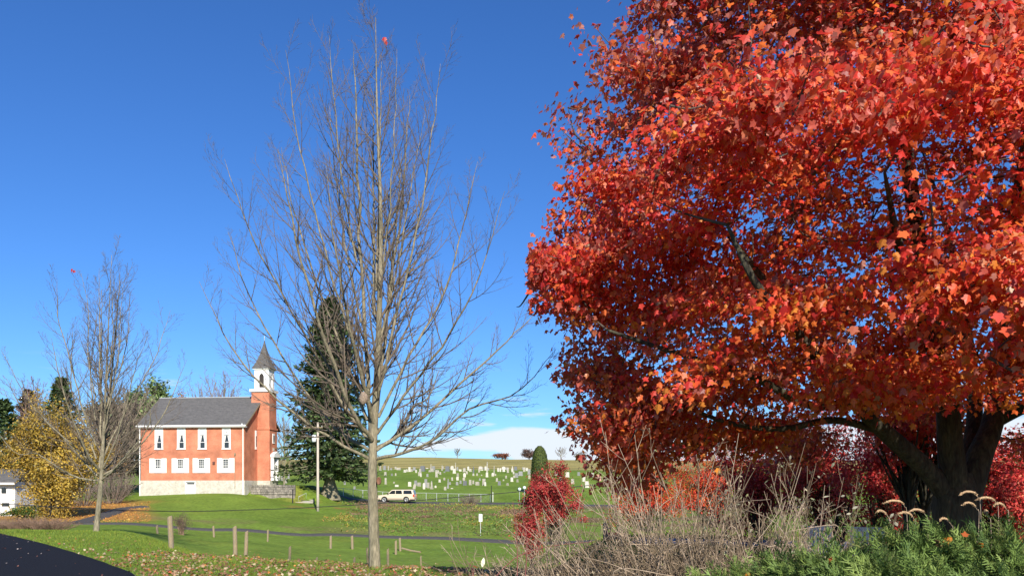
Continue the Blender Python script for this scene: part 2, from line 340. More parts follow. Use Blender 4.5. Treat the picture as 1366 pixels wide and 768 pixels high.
# local frame: x along the long facade (0 left .. CL right), y back, origin at left front corner
ox, oy = crx - ca * CL, cry - sa * CL
church = empty('church', (ox, oy, 0), CA, 'red brick country church with grey gable roof and white belfry tower on the hillside lawn', 'church')
def zc(py, D): return EYE + (HY - py) / F * D
Z0 = .2; ZF = zc(640.5, 100.5); ZE = zc(565.5, 100.5); ZR = zc(532, 105.5)
def brick_mat():
    m = bpy.data.materials.new('brick_wall'); m.use_nodes = True; t = m.node_tree; b = t.nodes['Principled BSDF']; b.inputs['Roughness'].default_value = .88; b.inputs['Specular IOR Level'].default_value = .2
    tc_ = t.nodes.new('ShaderNodeTexCoord'); sp = t.nodes.new('ShaderNodeSeparateXYZ'); cb = t.nodes.new('ShaderNodeCombineXYZ'); ad = t.nodes.new('ShaderNodeMath')
    t.links.new(tc_.outputs['Object'], sp.inputs[0]); t.links.new(sp.outputs[0], ad.inputs[0]); t.links.new(sp.outputs[1], ad.inputs[1])
    t.links.new(ad.outputs[0], cb.inputs[0]); t.links.new(sp.outputs[2], cb.inputs[1])
    br = t.nodes.new('ShaderNodeTexBrick'); br.inputs['Scale'].default_value = 1; br.inputs['Brick Width'].default_value = .22; br.inputs['Row Height'].default_value = .075; br.inputs['Mortar Size'].default_value = .008
    br.inputs['Color1'].default_value = (.58, .19, .10, 1); br.inputs['Color2'].default_value = (.52, .165, .08, 1); br.inputs['Mortar'].default_value = (.5, .28, .2, 1)
    t.links.new(cb.outputs[0], br.inputs['Vector'])
    n = t.nodes.new('ShaderNodeTexNoise'); n.inputs['Scale'].default_value = .8; n.inputs['Detail'].default_value = 8; t.links.new(tc_.outputs['Object'], n.inputs[0])
    mr = t.nodes.new('ShaderNodeMapRange'); mr.inputs[1].default_value = .3; mr.inputs[2].default_value = .7; mr.inputs[3].default_value = .70; mr.inputs[4].default_value = 1.18
    t.links.new(n.outputs[0], mr.inputs[0]); s = t.nodes.new('ShaderNodeVectorMath'); s.operation = 'SCALE'
    t.links.new(br.outputs[0], s.inputs[0]); t.links.new(mr.outputs[0], s.inputs['Scale']); t.links.new(s.outputs[0], b.inputs['Base Color']); return m
m_brick = brick_mat()
FX = [(138.5 / 3.07) , 236, 323.5, 426]      # window centres measured across the facade in the enlarged photo
wx = [(z - 65) / (500 - 65) * CL for z in (142, 236.5, 324.5, 425.5)]
wx2 = [(z - 65) / (500 - 65) * CL for z in (138, 232.5, 321, 423)]
zz = lambda v: zc(430 + v * .3256, 100.4)     # enlarged-photo row to height
# walls: gable prism with window openings cut as recesses (frames are set into real holes by building the facade from strips)
def facade(mb, holes, x0, x1, z0, z1, yf, th=.35):
    """wall slab facing -y with rectangular holes [(xa,xb,za,zb)]"""
    xs = sorted({x0, x1, *[a for hh_ in holes for a in hh_[:2]]}); zs = sorted({z0, z1, *[a for hh_ in holes for a in hh_[2:]]})
    for i in range(len(xs) - 1):
        for j in range(len(zs) - 1):
            cx_, cz_ = (xs[i] + xs[i + 1]) / 2, (zs[j] + zs[j + 1]) / 2
            if any(a < cx_ < b and c < cz_ < d for a, b, c, d in holes): continue
            mb.box(xs[i], xs[i + 1], yf, yf + th, zs[j], zs[j + 1])
UW, UH0, UH1 = .95, zz(517), zz(433)
LW, LH0, LH1 = .82, zz(612), zz(558)
holes = [(c - UW / 2, c + UW / 2, UH0, UH1) for c in wx] + [(c - LW / 2, c + LW / 2, LH0, LH1) for c in wx2]
wall = MB(); facade(wall, holes, 0, CL, ZF, ZE, 0)
wall.box(0, CL, CW - .35, CW, ZF, ZE)
gz_ = ZR - .12
for x in (0.0, CL - .35): wall.add([(x, .35, ZF), (x + .35, .35, ZF), (x + .35, CW - .35, ZF), (x, CW - .35, ZF), (x, .35, ZE), (x + .35, .35, ZE), (x + .35, CW - .35, ZE), (x, CW - .35, ZE), (x, CW / 2, gz_), (x + .35, CW / 2, gz_)],
    [(0, 4, 8, 7, 3), (1, 2, 6, 9, 5), (0, 1, 5, 4), (3, 7, 6, 2), (4, 5, 9, 8), (7, 8, 9, 6), (0, 3, 2, 1)])
wall.build('wall', m_brick, church)
fd = MB()
bd = (65, (256 - 65) / 435 * CL, (294 - 65) / 435 * CL)
facade(fd, [(bd[1], bd[2], zz(700), zz(652))], -.06, CL + .06, Z0 - .8, ZF, -.06, .5)
fd.box(-.06, CL + .06, .44, CW + .06, Z0 - .8, ZF); fd.build('foundation', m_stonew, church)
b = MB(); b.box(bd[1], bd[2], .06, .14, zz(701), zz(652)); bdoor = b.build('basement_door', m_white, church)
b = MB(); b.box(bd[1] + .1, bd[2] - .1, .045, .06, zz(662), zz(656)); b.build('pane', m_glass, bdoor)
b = MB(); b.box(bd[1] - .07, bd[1], -.08, .1, zz(702), zz(649)).box(bd[2], bd[2] + .07, -.08, .1, zz(702), zz(649)).box(bd[1] - .07, bd[2] + .07, -.085, .1, zz(652), zz(649)); b.build('door_frame', m_white, bdoor)
for c in wx:
    a0, a1 = c - UW / 2, c + UW / 2; zs_ = UH0 + (UH1 - UH0) * .66
    b = MB(); t_ = .15
    b.box(a0 - .05, a0 + t_, -.05, .12, UH0, UH1).box(a1 - t_, a1 + .05, -.05, .12, UH0, UH1).box(a0 + t_, a1 - t_, -.05, .12, UH1 - .14, UH1).box(a0 - .1, a1 + .1, -.1, .12, UH0 - .1, UH0)
    b.box(a0 + t_, a1 - t_, -.02, .12, zs_, UH1 - .14)      # boarded white upper panel
    f = b.build('window', m_white, church)
    b = MB(); b.lathe([(.06, 0), (.06, .02)], (c, -.045, zs_ + .3), 8, axis='y'); b.build('vent', m_black, f)
    b = MB(); b.box(a0 + t_, a1 - t_, .09, .11, UH0, zs_); b.build('pane', m_glass, f)
    b = MB(); zm = UH0 + (zs_ - UH0) * .48; b.box(a0 + t_, a1 - t_, .05, .088, zm - .03, zm + .03).box(a0 + t_, a1 - t_, .05, .088, UH0, UH0 + .07).box(a0 + t_ + .002, a0 + t_ + .04, .052, .086, UH0 + .05, zm).box(a1 - t_ - .04, a1 - t_ - .002, .052, .086, UH0 + .05, zm); b.build('sash', m_white, f)
    b = MB(); y_ = .082; zt = zs_ - .01
    for s_ in (-1, 1):
        e = c + s_ * (UW / 2 - t_ - .005); b.add([(e, y_, zt), (c + s_ * .06, y_, zt), (e - s_ * .14, y_, zt - (zt - zm) * .75), (e - s_ * .06, y_, zm + .05), (e, y_, zm + .05)], [(0, 1, 2, 3, 4)])
    b.build('curtain', m_curt, f)
for c in wx2:
    a0, a1 = c - LW / 2, c + LW / 2
    b = MB(); b.box(a0 - .03, a0 + .08, -.04, .12, LH0, LH1).box(a1 - .08, a1 + .03, -.04, .12, LH0, LH1).box(a0 + .08, a1 - .08, -.04, .12, LH1 - .08, LH1).box(a0 - .08, a1 + .08, -.09, .12, LH0 - .1, LH0)
    f = b.build('window', m_white, church)
    b = MB(); b.box(a0 + .08, a1 - .08, .09, .11, LH0, LH1 - .08); b.build('pane', m_glass, f)
    b = MB()
    for q in (.33, .67): xx = a0 + .08 + (LW - .16) * q; b.box(xx - .015, xx + .015, .06, .088, LH0, LH1 - .08)
    for q in (.17, .33, .5, .67, .83): z_ = LH0 + (LH1 - .08 - LH0) * q; t2 = .03 if q == .5 else .015; b.box(a0 + .08, a1 - .08, .055, .084, z_ - t2, z_ + t2)
    b.build('muntin', m_white, f)
    b = MB(); b.box(a0 + .09, a1 - .09, .089, .0895, LH0, LH0 + (LH1 - LH0) * .3); b.build('curtain', m_curt, f)
    for s_ in (-1, 1):
        e = c + s_ * (LW / 2 + .04); x0_, x1_ = sorted((e, e + s_ * .62)); b = MB()
        b.box(x0_, x1_, -.05, -.003, LH0 - .1, LH1 + .06)
        for z_ in np.arange(LH0 + .02, LH1 - .02, .12): b.box(x0_ + .07, x1_ - .07, -.065, -.05, z_, z_ + .07)
        b.build('shutter', m_white, church)
# electric box, lamp bracket and pipe on the facade
b = MB(); xb = (373 - 65) / 435 * CL; b.box(xb - .13, xb + .13, -.12, -.003, zz(581), zz(570)); b.build('meter_box', mat('meter_box', (.12, .05, .04), .6), church)
b = MB(); xb = (462 - 65) / 435 * CL; b.tube([(xb, -.08, zz(700) + .6), (xb, -.08, zz(534))], .035, 8); b.box(xb - .08, xb + .08, -.16, -.003, zz(545), zz(536)); b.build('conduit', m_wood, church)
for xg in (-.08, CL - .12): b = MB(); b.tube([(xg, -.42, ZE - .02), (xg, -.42, ZE - .2), (xg, -.12, ZE - .5), (xg, -.12, Z0 + .2)], .06, 8); b.build('downspout', m_white, church)
# roof
ov, og = .42, .35; sl = (ZR - ZE) / (CW / 2); zo = ZE - ov * sl + .12; th = .13
b = MB(); x0_, x1_ = -og, CL + og
b.add([(x, y, z) for x in (x0_, x1_) for y, z in ((-ov, zo), (CW / 2, ZR + .12), (CW + ov, zo), (CW + ov, zo - th), (CW / 2, ZR + .12 - th * 1.2), (-ov, zo - th))],
      [(0, 1, 7, 6), (1, 2, 8, 7), (2, 3, 9, 8), (3, 4, 10, 9), (4, 5, 11, 10), (5, 0, 6, 11), (0, 5, 4, 3, 2, 1), (6, 7, 8, 9, 10, 11)])
roof = b.build('roof', m_roof, church)
b = MB(); b.box(x0_, x1_, -ov - .10, -ov - .003, zo - .17, zo + .0); b.build('gutter', m_white, roof); b = MB(); b.box(x0_, x1_, CW + ov + .003, CW + ov + .1, zo - .17, zo); b.build('gutter', m_white, roof); b = MB(); b.box(x0_ + .02, x1_ - .02, -ov + .01, -.004, zo - .27, zo - .15); b.build('soffit', m_white, roof)
b = MB(); b.box(x0_ - .02, CL - 1.2, CW / 2 - .09, CW / 2 + .09, ZR + .1, ZR + .19); b.build('ridge_cap', m_metal, roof)
for xx in (x1_ + .003, x0_ - .033):
    b = MB()
    for s_ in (0, 1):
        ya, yb = (-ov, CW / 2) if s_ == 0 else (CW + ov, CW / 2)
        b.add([(xx, ya, zo - .02), (xx + .03, ya, zo - .02), (xx + .03, yb, ZR + .1), (xx, yb, ZR + .1), (xx, ya, zo - .22), (xx + .03, ya, zo - .22), (xx + .03, yb, ZR - .1), (xx, yb, ZR - .1)],
              [(0, 1, 2, 3), (4, 7, 6, 5), (0, 3, 7, 4), (1, 5, 6, 2), (0, 4, 5, 1), (3, 2, 6, 7)])
    b.build('rake_board', m_wood, roof)
# tower
TY0, TY1 = CW / 2 - 1.2, CW / 2 + 1.2; TX0, TX1 = CL - .85, CL + 1.55
ZT = zc(524, 104.5); ZST = zc(571, 104.5)
b = MB(); b.box(TX0, TX1, TY0, TY1, ZF, ZST - .25).box(TX0 - .05, TX1 + .09, TY0 - .09, TY1 + .09, ZST - .25, ZST).box(TX0 + .06, TX1 - .06, TY0 + .06, TY1 - .06, ZST, ZT); b.build('tower', m_brick, church)
b = MB(); b.box(CL + .004, TX1 + .1, TY0 - .1, TY1 + .1, Z0 - .8, ZF); b.build('tower_base', m_stonew, church)
# narrow window on the front wall beside the tower, window + door on the tower front
b = MB(); b.box(CL + .003, CL + .07, TY0 - .75, TY0 - .30, zz(516), zz(437)); f = b.build('window', m_white, church)
b = MB(); b.box(CL + .07, CL + .075, TY0 - .66, TY0 - .39, zz(505), zz(460)); b.build('pane', m_glass, f)
zt_ = lambda v: zc(430 + v * .3256, 104)
b = MB(); b.box(TX1 + .003, TX1 + .07, CW / 2 - .3, CW / 2 + .3, zt_(495), zt_(455)); f = b.build('window', m_white, church)
b = MB(); b.box(TX1 + .07, TX1 + .075, CW / 2 - .2, CW / 2 + .2, zt_(490), zt_(462)); b.build('pane', m_glass, f)
b = MB(); b.box(TX1 + .003, TX1 + .06, CW / 2 - .22, CW / 2 + .22, zt_(525), zt_(513)); b.build('date_stone', m_stonew, church)
b = MB(); zd0, zd1 = ZF + .02, zt_(552)
for s_ in (-1, 1): b.box(TX1 + .003, TX1 + .35, CW / 2 + s_ * .72 - .13, CW / 2 + s_ * .72 + .13, zd0, zd1)
b.box(TX1 + .003, TX1 + .5, CW / 2 - .98, CW / 2 + .98, zd1, zd1 + .32); b.prism_x([(CW / 2 - 1.02, zd1 + .32), (CW / 2 + 1.02, zd1 + .32), (CW / 2, zd1 + .72)], TX1 + .003, TX1 + .5)
po = b.build('door_surround', m_white, church)
b = MB(); b.box(TX1 + .003, TX1 + .09, CW / 2 - .55, CW / 2 + .55, zd0, zd1 - .01); dr = b.build('door', m_white, church)
b = MB(); b.box(TX1 + .09, TX1 + .1, CW / 2 - .4, CW / 2 + .4, zd1 - .75, zd1 - .25); b.build('pane', m_glass, dr)
# belfry
b = MB(); b.box(TX0 - .12, TX1 + .12, TY0 - .12, TY1 + .12, ZT, ZT + .32); 
ZB1 = zc(494, 104.5); bx0, bx1, by0, by1 = TX0 + .34, TX1 - .24, TY0 + .29, TY1 - .29; bz0 = ZT + .32
cxm, cym = (bx0 + bx1) / 2, (by0 + by1) / 2
ow = .30; oz0 = bz0 + .22; oz1 = bz0 + (ZB1 - bz0) * .80
def arch_wall(mb, axis, at0, at1, a0, a1, z0, z1):
    """wall between a0..a1 with a pointed-arch hole in the middle"""
    c = (a0 + a1) / 2; sp = oz1 - .38; m_ = [(c - ow, oz0), (c - ow, sp), (c - ow * .62, sp + .25), (c, oz1), (c + ow * .62, sp + .25), (c + ow, sp), (c + ow, oz0)]
    polys = [[(a0, z0), (a1, z0), (c + ow, oz0), (c - ow, oz0)], [(a0, z0), (c - ow, oz0), (c - ow, sp), (a0, sp)], [(a0, sp), (c - ow, sp), m_[2], (c, oz1), (c, z1), (a0, z1)],
             [(a1, z0), (a1, sp), (c + ow, sp), (c + ow, oz0)], [(a1, sp), (a1, z1), (c, z1), (c, oz1), m_[4], (c + ow, sp)]]
    for p in polys:
        if axis == 'y': mb.prism(p, at0, at1)
        else: mb.prism_x(p, at0, at1)
arch_wall(b, 'y', by0, by0 + .1, bx0, bx1, bz0, ZB1); arch_wall(b, 'y', by1 - .1, by1, bx0, bx1, bz0, ZB1)
arch_wall(b, 'x', bx0, bx0 + .1, by0 + .1, by1 - .1, bz0, ZB1); arch_wall(b, 'x', bx1 - .1, bx1, by0 + .1, by1 - .1, bz0, ZB1)
b.box(bx0 - .17, bx1 + .17, by0 - .17, by1 + .17, ZB1, ZB1 + .14)
bel = b.build('belfry', m_white, church)
b = MB(); b.lathe([(.30, 0), (.27, .1), (.2, .3), (.12, .42), (.02, .46)], (cxm, cym, oz0 + .25), 14); b.build('bell', m_black, bel)
b = MB()
for z_ in np.arange(oz0 + .5, oz1, .13): b.box(cxm - ow + .01, cxm + ow - .01, by0 + .115, by0 + .16, z_, z_ + .08)
b.box(bx0 + .3, bx1 - .3, by0 + .5, by0 + .55, oz0, oz1); b.build('louvre', mat('dark_louvre', (.06, .05, .045), .8), bel)
ZS1 = zc(453.5, 104.5); b = MB(); hb = 1.20; R = []
for q, wv in ((0, 1.0), (.05, .90), (.11, .79), (.20, .66), (.33, .51), (.50, .35), (.7, .19), (.87, .08), (1, .01)):
    z_ = ZB1 + .14 + (ZS1 - ZB1 - .14) * q; r_ = hb * wv; R.append([(cxm - r_, cym - r_, z_), (cxm + r_, cym - r_, z_), (cxm + r_, cym + r_, z_), (cxm - r_, cym + r_, z_)])
b.rings(R); b.build('spire', m_roof, church)
b = MB(); b.lathe([(.03, -.1), (.03, .1), (.09, .18), (.03, .27), (.012, .5)], (cxm, cym, ZS1), 8); b.build('finial', m_metal, church)

# stone retaining wall right of the church, with rough blocks
p0 = np.array([crx + .4, cry + 1.0]); sw = MB(); L_ = 5.3
for row in range(4):
    x = 0
    while x < L_:
        wv = random.uniform(.25, .6); hh_ = .27; z_ = .28 * row + .82
        j = random.uniform(-.05, .05); sw.box(p0[0] + x + .02, p0[0] + min(x + wv, L_) - .02, p0[1] + j, p0[1] + .5, z_, z_ + hh_ - .02); x += wv
sw.box(p0[0] + .02, p0[0] + L_ - .05, p0[1] + .12, p0[1] + .55, -.4, 1.86)
tag(sw.build('stone_wall', mat('rubble', (.13, .12, .10), .95, .4, 2.5, bump=.03, color2=(.32, .28, .23))), 'low rubble stone retaining wall below the church door', 'stone wall')

# ------------------------------------------------------------------ vegetation tools
def bez_paths(specs, n):
    """resample polylines of control points to n smooth points (Catmull-Rom)"""
    out_ = []
    for c in specs:
        c = np.asarray(c, float); c = np.vstack([2 * c[0] - c[1], c, 2 * c[-1] - c[-2]]); k = len(c) - 3
        t = np.linspace(0, k - 1e-6, n); i = t.astype(int); f = (t - i)[:, None]
        p0_, p1_, p2_, p3_ = c[i], c[i + 1], c[i + 2], c[i + 3]
        out_.append(.5 * ((2 * p1_) + (-p0_ + p2_) * f + (2 * p0_ - 5 * p1_ + 4 * p2_ - p3_) * f ** 2 + (-p0_ + 3 * p1_ - 3 * p2_ + p3_) * f ** 3))
    return np.array(out_)
def spawn(Pp, Rp, k, t0, t1, angd, lenf, nseg, trop, wob, rmin, rfrac=.6, r=rng, lmin=.05, flat=0.0, kink=0.0):
    """k children per parent polyline. returns paths (B*k,nseg,3), radii"""
    B, n, _ = Pp.shape
    t = (t0 + (t1 - t0) * (np.arange(k)[None, :] + r.random((B, k))) / k)
    fi = t * (n - 1); i = np.clip(fi.astype(int), 0, n - 2); f = (fi - i)[..., None]
    b = np.arange(B)[:, None]
    pos = Pp[b, i] * (1 - f) + Pp[b, i + 1] * f; rad = Rp[b, i] * (1 - f[..., 0]) + Rp[b, i + 1] * f[..., 0]
    tan = unit(Pp[b, i + 1] - Pp[b, i]); L = np.linalg.norm(np.diff(Pp, axis=1), axis=2).sum(1)[:, None]
    ln = np.maximum(L * lenf * (1.05 - .75 * t) * r.uniform(.55, 1.25, (B, k)), lmin)
    rv = r.normal(size=(B, k, 3)); rv[..., 2] *= (1 - flat); side = unit(rv - (rv * tan).sum(-1, keepdims=True) * tan)
    a = np.radians(angd * r.uniform(.75, 1.25, (B, k)))[..., None]
    d = unit(tan * np.cos(a) + side * np.sin(a)).reshape(-1, 3); pos = pos.reshape(-1, 3); ln = ln.reshape(-1); rad = rad.reshape(-1)
    out_ = [pos]; st = (ln / (nseg - 1))[:, None]
    for s in range(nseg - 1):
        out_.append(out_[-1] + d * st); d = unit(d + np.array([0, 0, trop]) + r.normal(size=d.shape) * wob)
    Pc = np.stack(out_, 1); r0 = np.maximum(np.minimum(rad * rfrac, ln * .022 + rmin), rmin)
    Rc = np.maximum(r0[:, None] * (1 - .8 * np.linspace(0, 1, nseg))[None], rmin * .7)
    return Pc, Rc
LEAF = {  # templates: outline (x across, y along), centre vertex first
 'maple': np.array([(0, .36), (0, 0), (.22, -.02), (.36, .14), (.30, .26), (.55, .46), (.34, .56), (.22, .58), (.14, .78), (0, 1.), (-.14, .78), (-.22, .58), (-.34, .56), (-.55, .46), (-.30, .26), (-.36, .14), (-.22, -.02)]),
 'maple_s': np.array([(0, .35), (0, 0), (.33, .04), (.28, .24), (.52, .46), (.22, .56), (0, 1.), (-.22, .56), (-.52, .46), (-.28, .24), (-.33, .04)]),
 'oval': np.array([(0, .5), (0, 0), (.26, .35), (.2, .7), (0, 1.), (-.2, .7), (-.26, .35)]),
 'tri': np.array([(0, 0), (.35, .5), (0, 1.), (-.35, .5)]),
}
def leaf_mesh(kind, pos, nrm, tip, size, r=rng, curl=.25):
    T = LEAF[kind]; k = len(T); n = len(pos)
    nrm = unit(nrm); tip = unit(tip - (tip * nrm).sum(1, keepdims=True) * nrm); side = np.cross(tip, nrm)
    cz = -curl * (np.abs(T[:, 0]) ** 1.3 * 1.2 + .5 * T[:, 1] ** 2)
    cu = r.uniform(-.4, 1.6, (n, 1))
    wj = r.uniform(.68, 1.12, (n, 1, 1)); V = pos[:, None] + size[:, None, None] * (T[None, :, :1] * wj * side[:, None] + T[None, :, 1:] * tip[:, None] + (cz[None] * cu)[:, :, None] * nrm[:, None])
    if kind == 'tri':
        Fq = (np.arange(n)[:, None] * k + np.arange(4)[None])
        return V.reshape(-1, 3), Fq, k
    f = np.array([(0, i, i + 1 if i + 1 < k else 1) for i in range(1, k)])
    return V.reshape(-1, 3), (np.arange(n)[:, None, None] * k + f[None]).reshape(-1, 3), k
def pick(pal, wts, n, r=rng, jit=.12):
    pal = np.array(pal); i = r.choice(len(pal), n, p=np.array(wts) / np.sum(wts)); c = pal[i] * (1 + r.normal(size=(n, 1)) * jit); return np.clip(c, .005, .95)
def leaves_obj(name, kind, pos, nrm, tip, size, cols, m, parent, curl=.25):
    V, Fq, k = leaf_mesh(kind, pos, nrm, tip, size, curl=curl); return mesh_np(name, V, Fq, m, parent, col=np.repeat(cols, k, axis=0))
def bare_tree(name, base, trunk, trunk_r, specs, spec_r, label, group=None, k2=14, k3=7, k4=3, tw=.004, extra=10, seed=1, cat='tree', mtw=None, l2=.42, bark=None):
    """trunk: list of world points; specs: list of lists of world points (main limbs)"""
    r = np.random.default_rng(seed); root = empty(name, base, 0, label, cat, group)
    Pt = bez_paths([trunk], 40); s = np.linspace(0, 1, 40)
    Rt = trunk_r[0] * (1 - s) ** 1.25 * .88 + trunk_r[1] + trunk_r[0] * .35 * np.exp(-s * 45)
    P1 = bez_paths(specs, 18)
    P1[:, 1:-1] += r.normal(size=P1[:, 1:-1].shape) * .0035 * np.linalg.norm(P1[:, -1] - P1[:, 0], axis=1)[:, None, None] * .6
    s1 = np.linspace(0, 1, 18); L1 = np.linalg.norm(np.diff(P1, axis=1), axis=2).sum(1)
    R1 = np.array(spec_r)[:, None] * (1 - s1[None]) ** .8 + tw * 1.2
    ex, er = spawn(Pt, Rt[None], extra, .42, .985, 40, .30, 14, .10, .05, tw * 1.5, .5, r)
    mb_ = tube_mesh('trunk', [(Pt, Rt[None], 14), (P1, R1, 8)], bark or m_bark, root)
    e14 = ex
    P2, R2 = spawn(P1, R1, k2, .10, .98, 38, l2, 9, .09, .035, tw * 1.2, .6, r)
    P3, R3 = spawn(P2, R2, k3, .10, .97, 35, .5, 6, .09, .05, tw, .7, r, lmin=.12)
    X2, XR2 = spawn(ex, er, 9, .15, .95, 40, .45, 8, .08, .06, tw * 1.2, .6, r); X3, XR3 = spawn(X2, XR2, 5, .15, .95, 40, .5, 5, .06, .07, tw, .7, r, lmin=.1)
    P4, R4 = spawn(P3, R3, k4, .25, .95, 42, .5, 4, .06, .08, tw * .9, .8, r, lmin=.08)
    tube_mesh('crown', [(ex, er, 6), (P2, R2, 5), (X2, XR2, 4), (P3, R3, 3), (X3, XR3, 3), (P4, R4, 3)], mtw or m_twig, root)
    return root, P3

# ------------------------------------------------------------------ the large bare tree
Y0 = 17.0
def pl(pts, Yc=Y0, dy=0.0, bend=1.0):
    n = len(pts); return [P(a, b, Yc) + np.array([0, dy * (i / (n - 1)) ** bend, 0]) for i, (a, b) in enumerate(pts)]
limbs = [
 ([(501,612),(545,603),(585,585),(632,548),(690,530),(738,478)], .055, -1.2), ([(502,600),(550,565),(612,508),(672,450),(722,398)], .06, 1.0),
 ([(503,578),(545,528),(598,462),(640,392),(674,290)], .05, -1.5), ([(505,556),(545,470),(588,385),(612,290),(634,185)], .05, 1.2),
 ([(506,520),(536,405),(562,300),(580,200),(592,112)], .045, -.8), ([(507,455),(530,335),(545,230),(562,128)], .035, .8),
 ([(506,400),(520,290),(528,180),(533,80)], .03, -.4),
 ([(493,612),(450,588),(392,545),(335,480),(300,398)], .055, -1.4), ([(492,600),(440,566),(372,480),(316,385),(277,285)], .055, 1.2),
 ([(492,588),(452,525),(402,430),(354,335),(322,238)], .05, -1.0), ([(490,560),(452,462),(410,360),(374,255),(352,162)], .05, 1.3),
 ([(487,505),(456,405),(430,305),(408,195),(397,98)], .04, -.9), ([(482,430),(458,325),(440,225),(428,118)], .035, .8),
 ([(497,590),(489,500),(478,330),(470,160),(466,42)], .085, .5), ([(476,350),(458,245),(449,145),(445,62)], .03, -.4),
]
specs, rr_ = [], []
for pts, r_, dy in limbs: specs.append(pl(pts, dy=dy)); rr_.append(r_ * .58)
r0_ = np.random.default_rng(3)
for pts, r_, dy in limbs[:13:2]:                                   # limbs growing towards and away from the viewer
    a = math.radians(r0_.choice([-1, 1]) * r0_.uniform(55, 115)); c, s = math.cos(a), math.sin(a); q = []
    for i, v in enumerate(pl(pts, dy=0)):
        ax = (500 - 683) / F * Y0; dx = v[0] - ax; k = .85; q.append(np.array([ax + dx * c * k, Y0 + dx * s * k, v[2] + (.25 if i else .2)]))
    specs.append(q); rr_.append(r_ * .85)
base = gy(500, Y0)
trunkp = [base + [0, 0, -.15], P(499.5, 740, Y0), P(497, 612, Y0), P(504, 480, Y0), P(508, 300, Y0), P(503, 150, Y0), P(501, 24, Y0)]
big, bigP3 = bare_tree('bare_tree', tuple(base), trunkp, (.155, .006), specs, rr_, 'tall leafless tree with pale grey trunk standing alone in front of the parked car', 'bare roadside trees', 18, 8, 2, .0026, 24, 11, l2=.36)
b = MB(); c_ = P(505, 641, Y0 - .15); b.rings([[(c_[0] + rx_ * math.cos(a), c_[1] + dy_, c_[2] + rz_ * math.sin(a)) for a in np.arange(10) / 10 * 2 * math.pi] for rx_, rz_, dy_ in ((.05, .085, .06), (.048, .08, .01), (.04, .065, .0), (.025, .05, .012), (.005, .01, .02))])
o = b.build('bark_scar', mat('bark_scar', (.20, .10, .06), .95, .4, 20, bump=.01)); o.parent = big; o.matrix_parent_inverse = big.matrix_world.inverted() if False else o.matrix_parent_inverse; o.location = -Vector(big.location)
def near_twig(P3_, px_, py_):
    e = P3_[:, -1]; return e[np.argmin(np.hypot(683 + F * e[:, 0] / e[:, 1] - px_, HY - F * (e[:, 2] - EYE) / e[:, 1] - py_))]
lp = near_twig(bigP3, 511, 50)[None]; leaves_obj('leaf', 'maple_s', np.repeat(lp, 2, 0) + [[0, 0, 0], [.02, 0, -.07]], np.array([[0, -1, .2], [.3, -1, .1]]), np.array([[0, 0, -1.], [.3, 0, -1.]]), np.array([.13, .12]), np.array([[.6, .05, .04]] * 2), m_leafr, big)
c_ = P(485, 531, Y0 - .9); b = MB(); pr = [(.01, -.13), (.04, -.12), (.07, -.10), (.095, -.05), (.10, .0), (.09, .06), (.07, .09), (.04, .12), (.01, .13)]
b.lathe(pr, (0, 0, 0), 18); vv = b.v[0]; vv *= .88 * (.74 + .5 * vnoise(vv[:, 0] * 2 + vv[:, 2] * 1.5, vv[:, 1] * 2 + vv[:, 2], .07, 4))[:, None]; nest = b.build('hornet_nest', mat('nest_paper', (.26, .20, .15), .95, .45, 12, bump=.02, bscale=25), smooth=True, loc=tuple(c_)); tag(nest, 'papery tan hornet nest among the lower branches of the tall bare tree', 'nest')

# ------------------------------------------------------------------ the smaller bare tree at left
Y1 = 32.0; sc_ = .54
def tr(p, j=0): return (131 + (500 - p[0]) * .49 * (1 if p[1] > 0 else 1), 714 - (755 - p[1]) * .512)
r1_ = np.random.default_rng(5); specs, rr_ = [], []
for pts, r_, dy in limbs:
    q = [tr(p) for p in pts]; q = [(a + (i / len(q)) * r1_.normal() * 9, b_ + (i / len(q)) * r1_.normal() * 6) for i, (a, b_) in enumerate(q)]
    specs.append(pl(q, Y1, dy * 1.1)); rr_.append(r_ * .62)
for pts, r_, dy in limbs[:12:2]:
    a = math.radians(r1_.choice([-1, 1]) * r1_.uniform(50, 120)); c, s = math.cos(a), math.sin(a); q = []
    for i, v in enumerate(pl([tr(p) for p in pts], Y1)):
        ax = (134 - 683) / F * Y1; dx = v[0] - ax; q.append(np.array([ax + dx * c * .85, Y1 + dx * s * .85, v[2] + .2]))
    specs.append(q); rr_.append(r_ * .85)
base1 = gy(128, Y1)
small, smallP3 = bare_tree('bare_tree', tuple(base1), [base1 + [0, 0, -.15], P(129, 700, Y1), P(135, 640, Y1), P(139, 560, Y1), P(144, 450, Y1), P(149, 340, Y1)], (.15, .008), specs, rr_,
   'smaller leafless tree on the grass beside the driveway bend left of the church', 'bare roadside trees', 16, 7, 2, .0040, 16, 21, l2=.36)
lp = near_twig(smallP3, 97, 345)[None]; leaves_obj('leaf', 'maple_s', np.repeat(lp, 2, 0) + [[0, 0, 0], [.03, 0, -.08]], np.array([[0, -1, .2]] * 2), np.array([[0, 0, -1.], [1, 0, -.4]]), np.array([.15, .13]), np.array([[.5, .04, .03]] * 2), m_leafr, small)

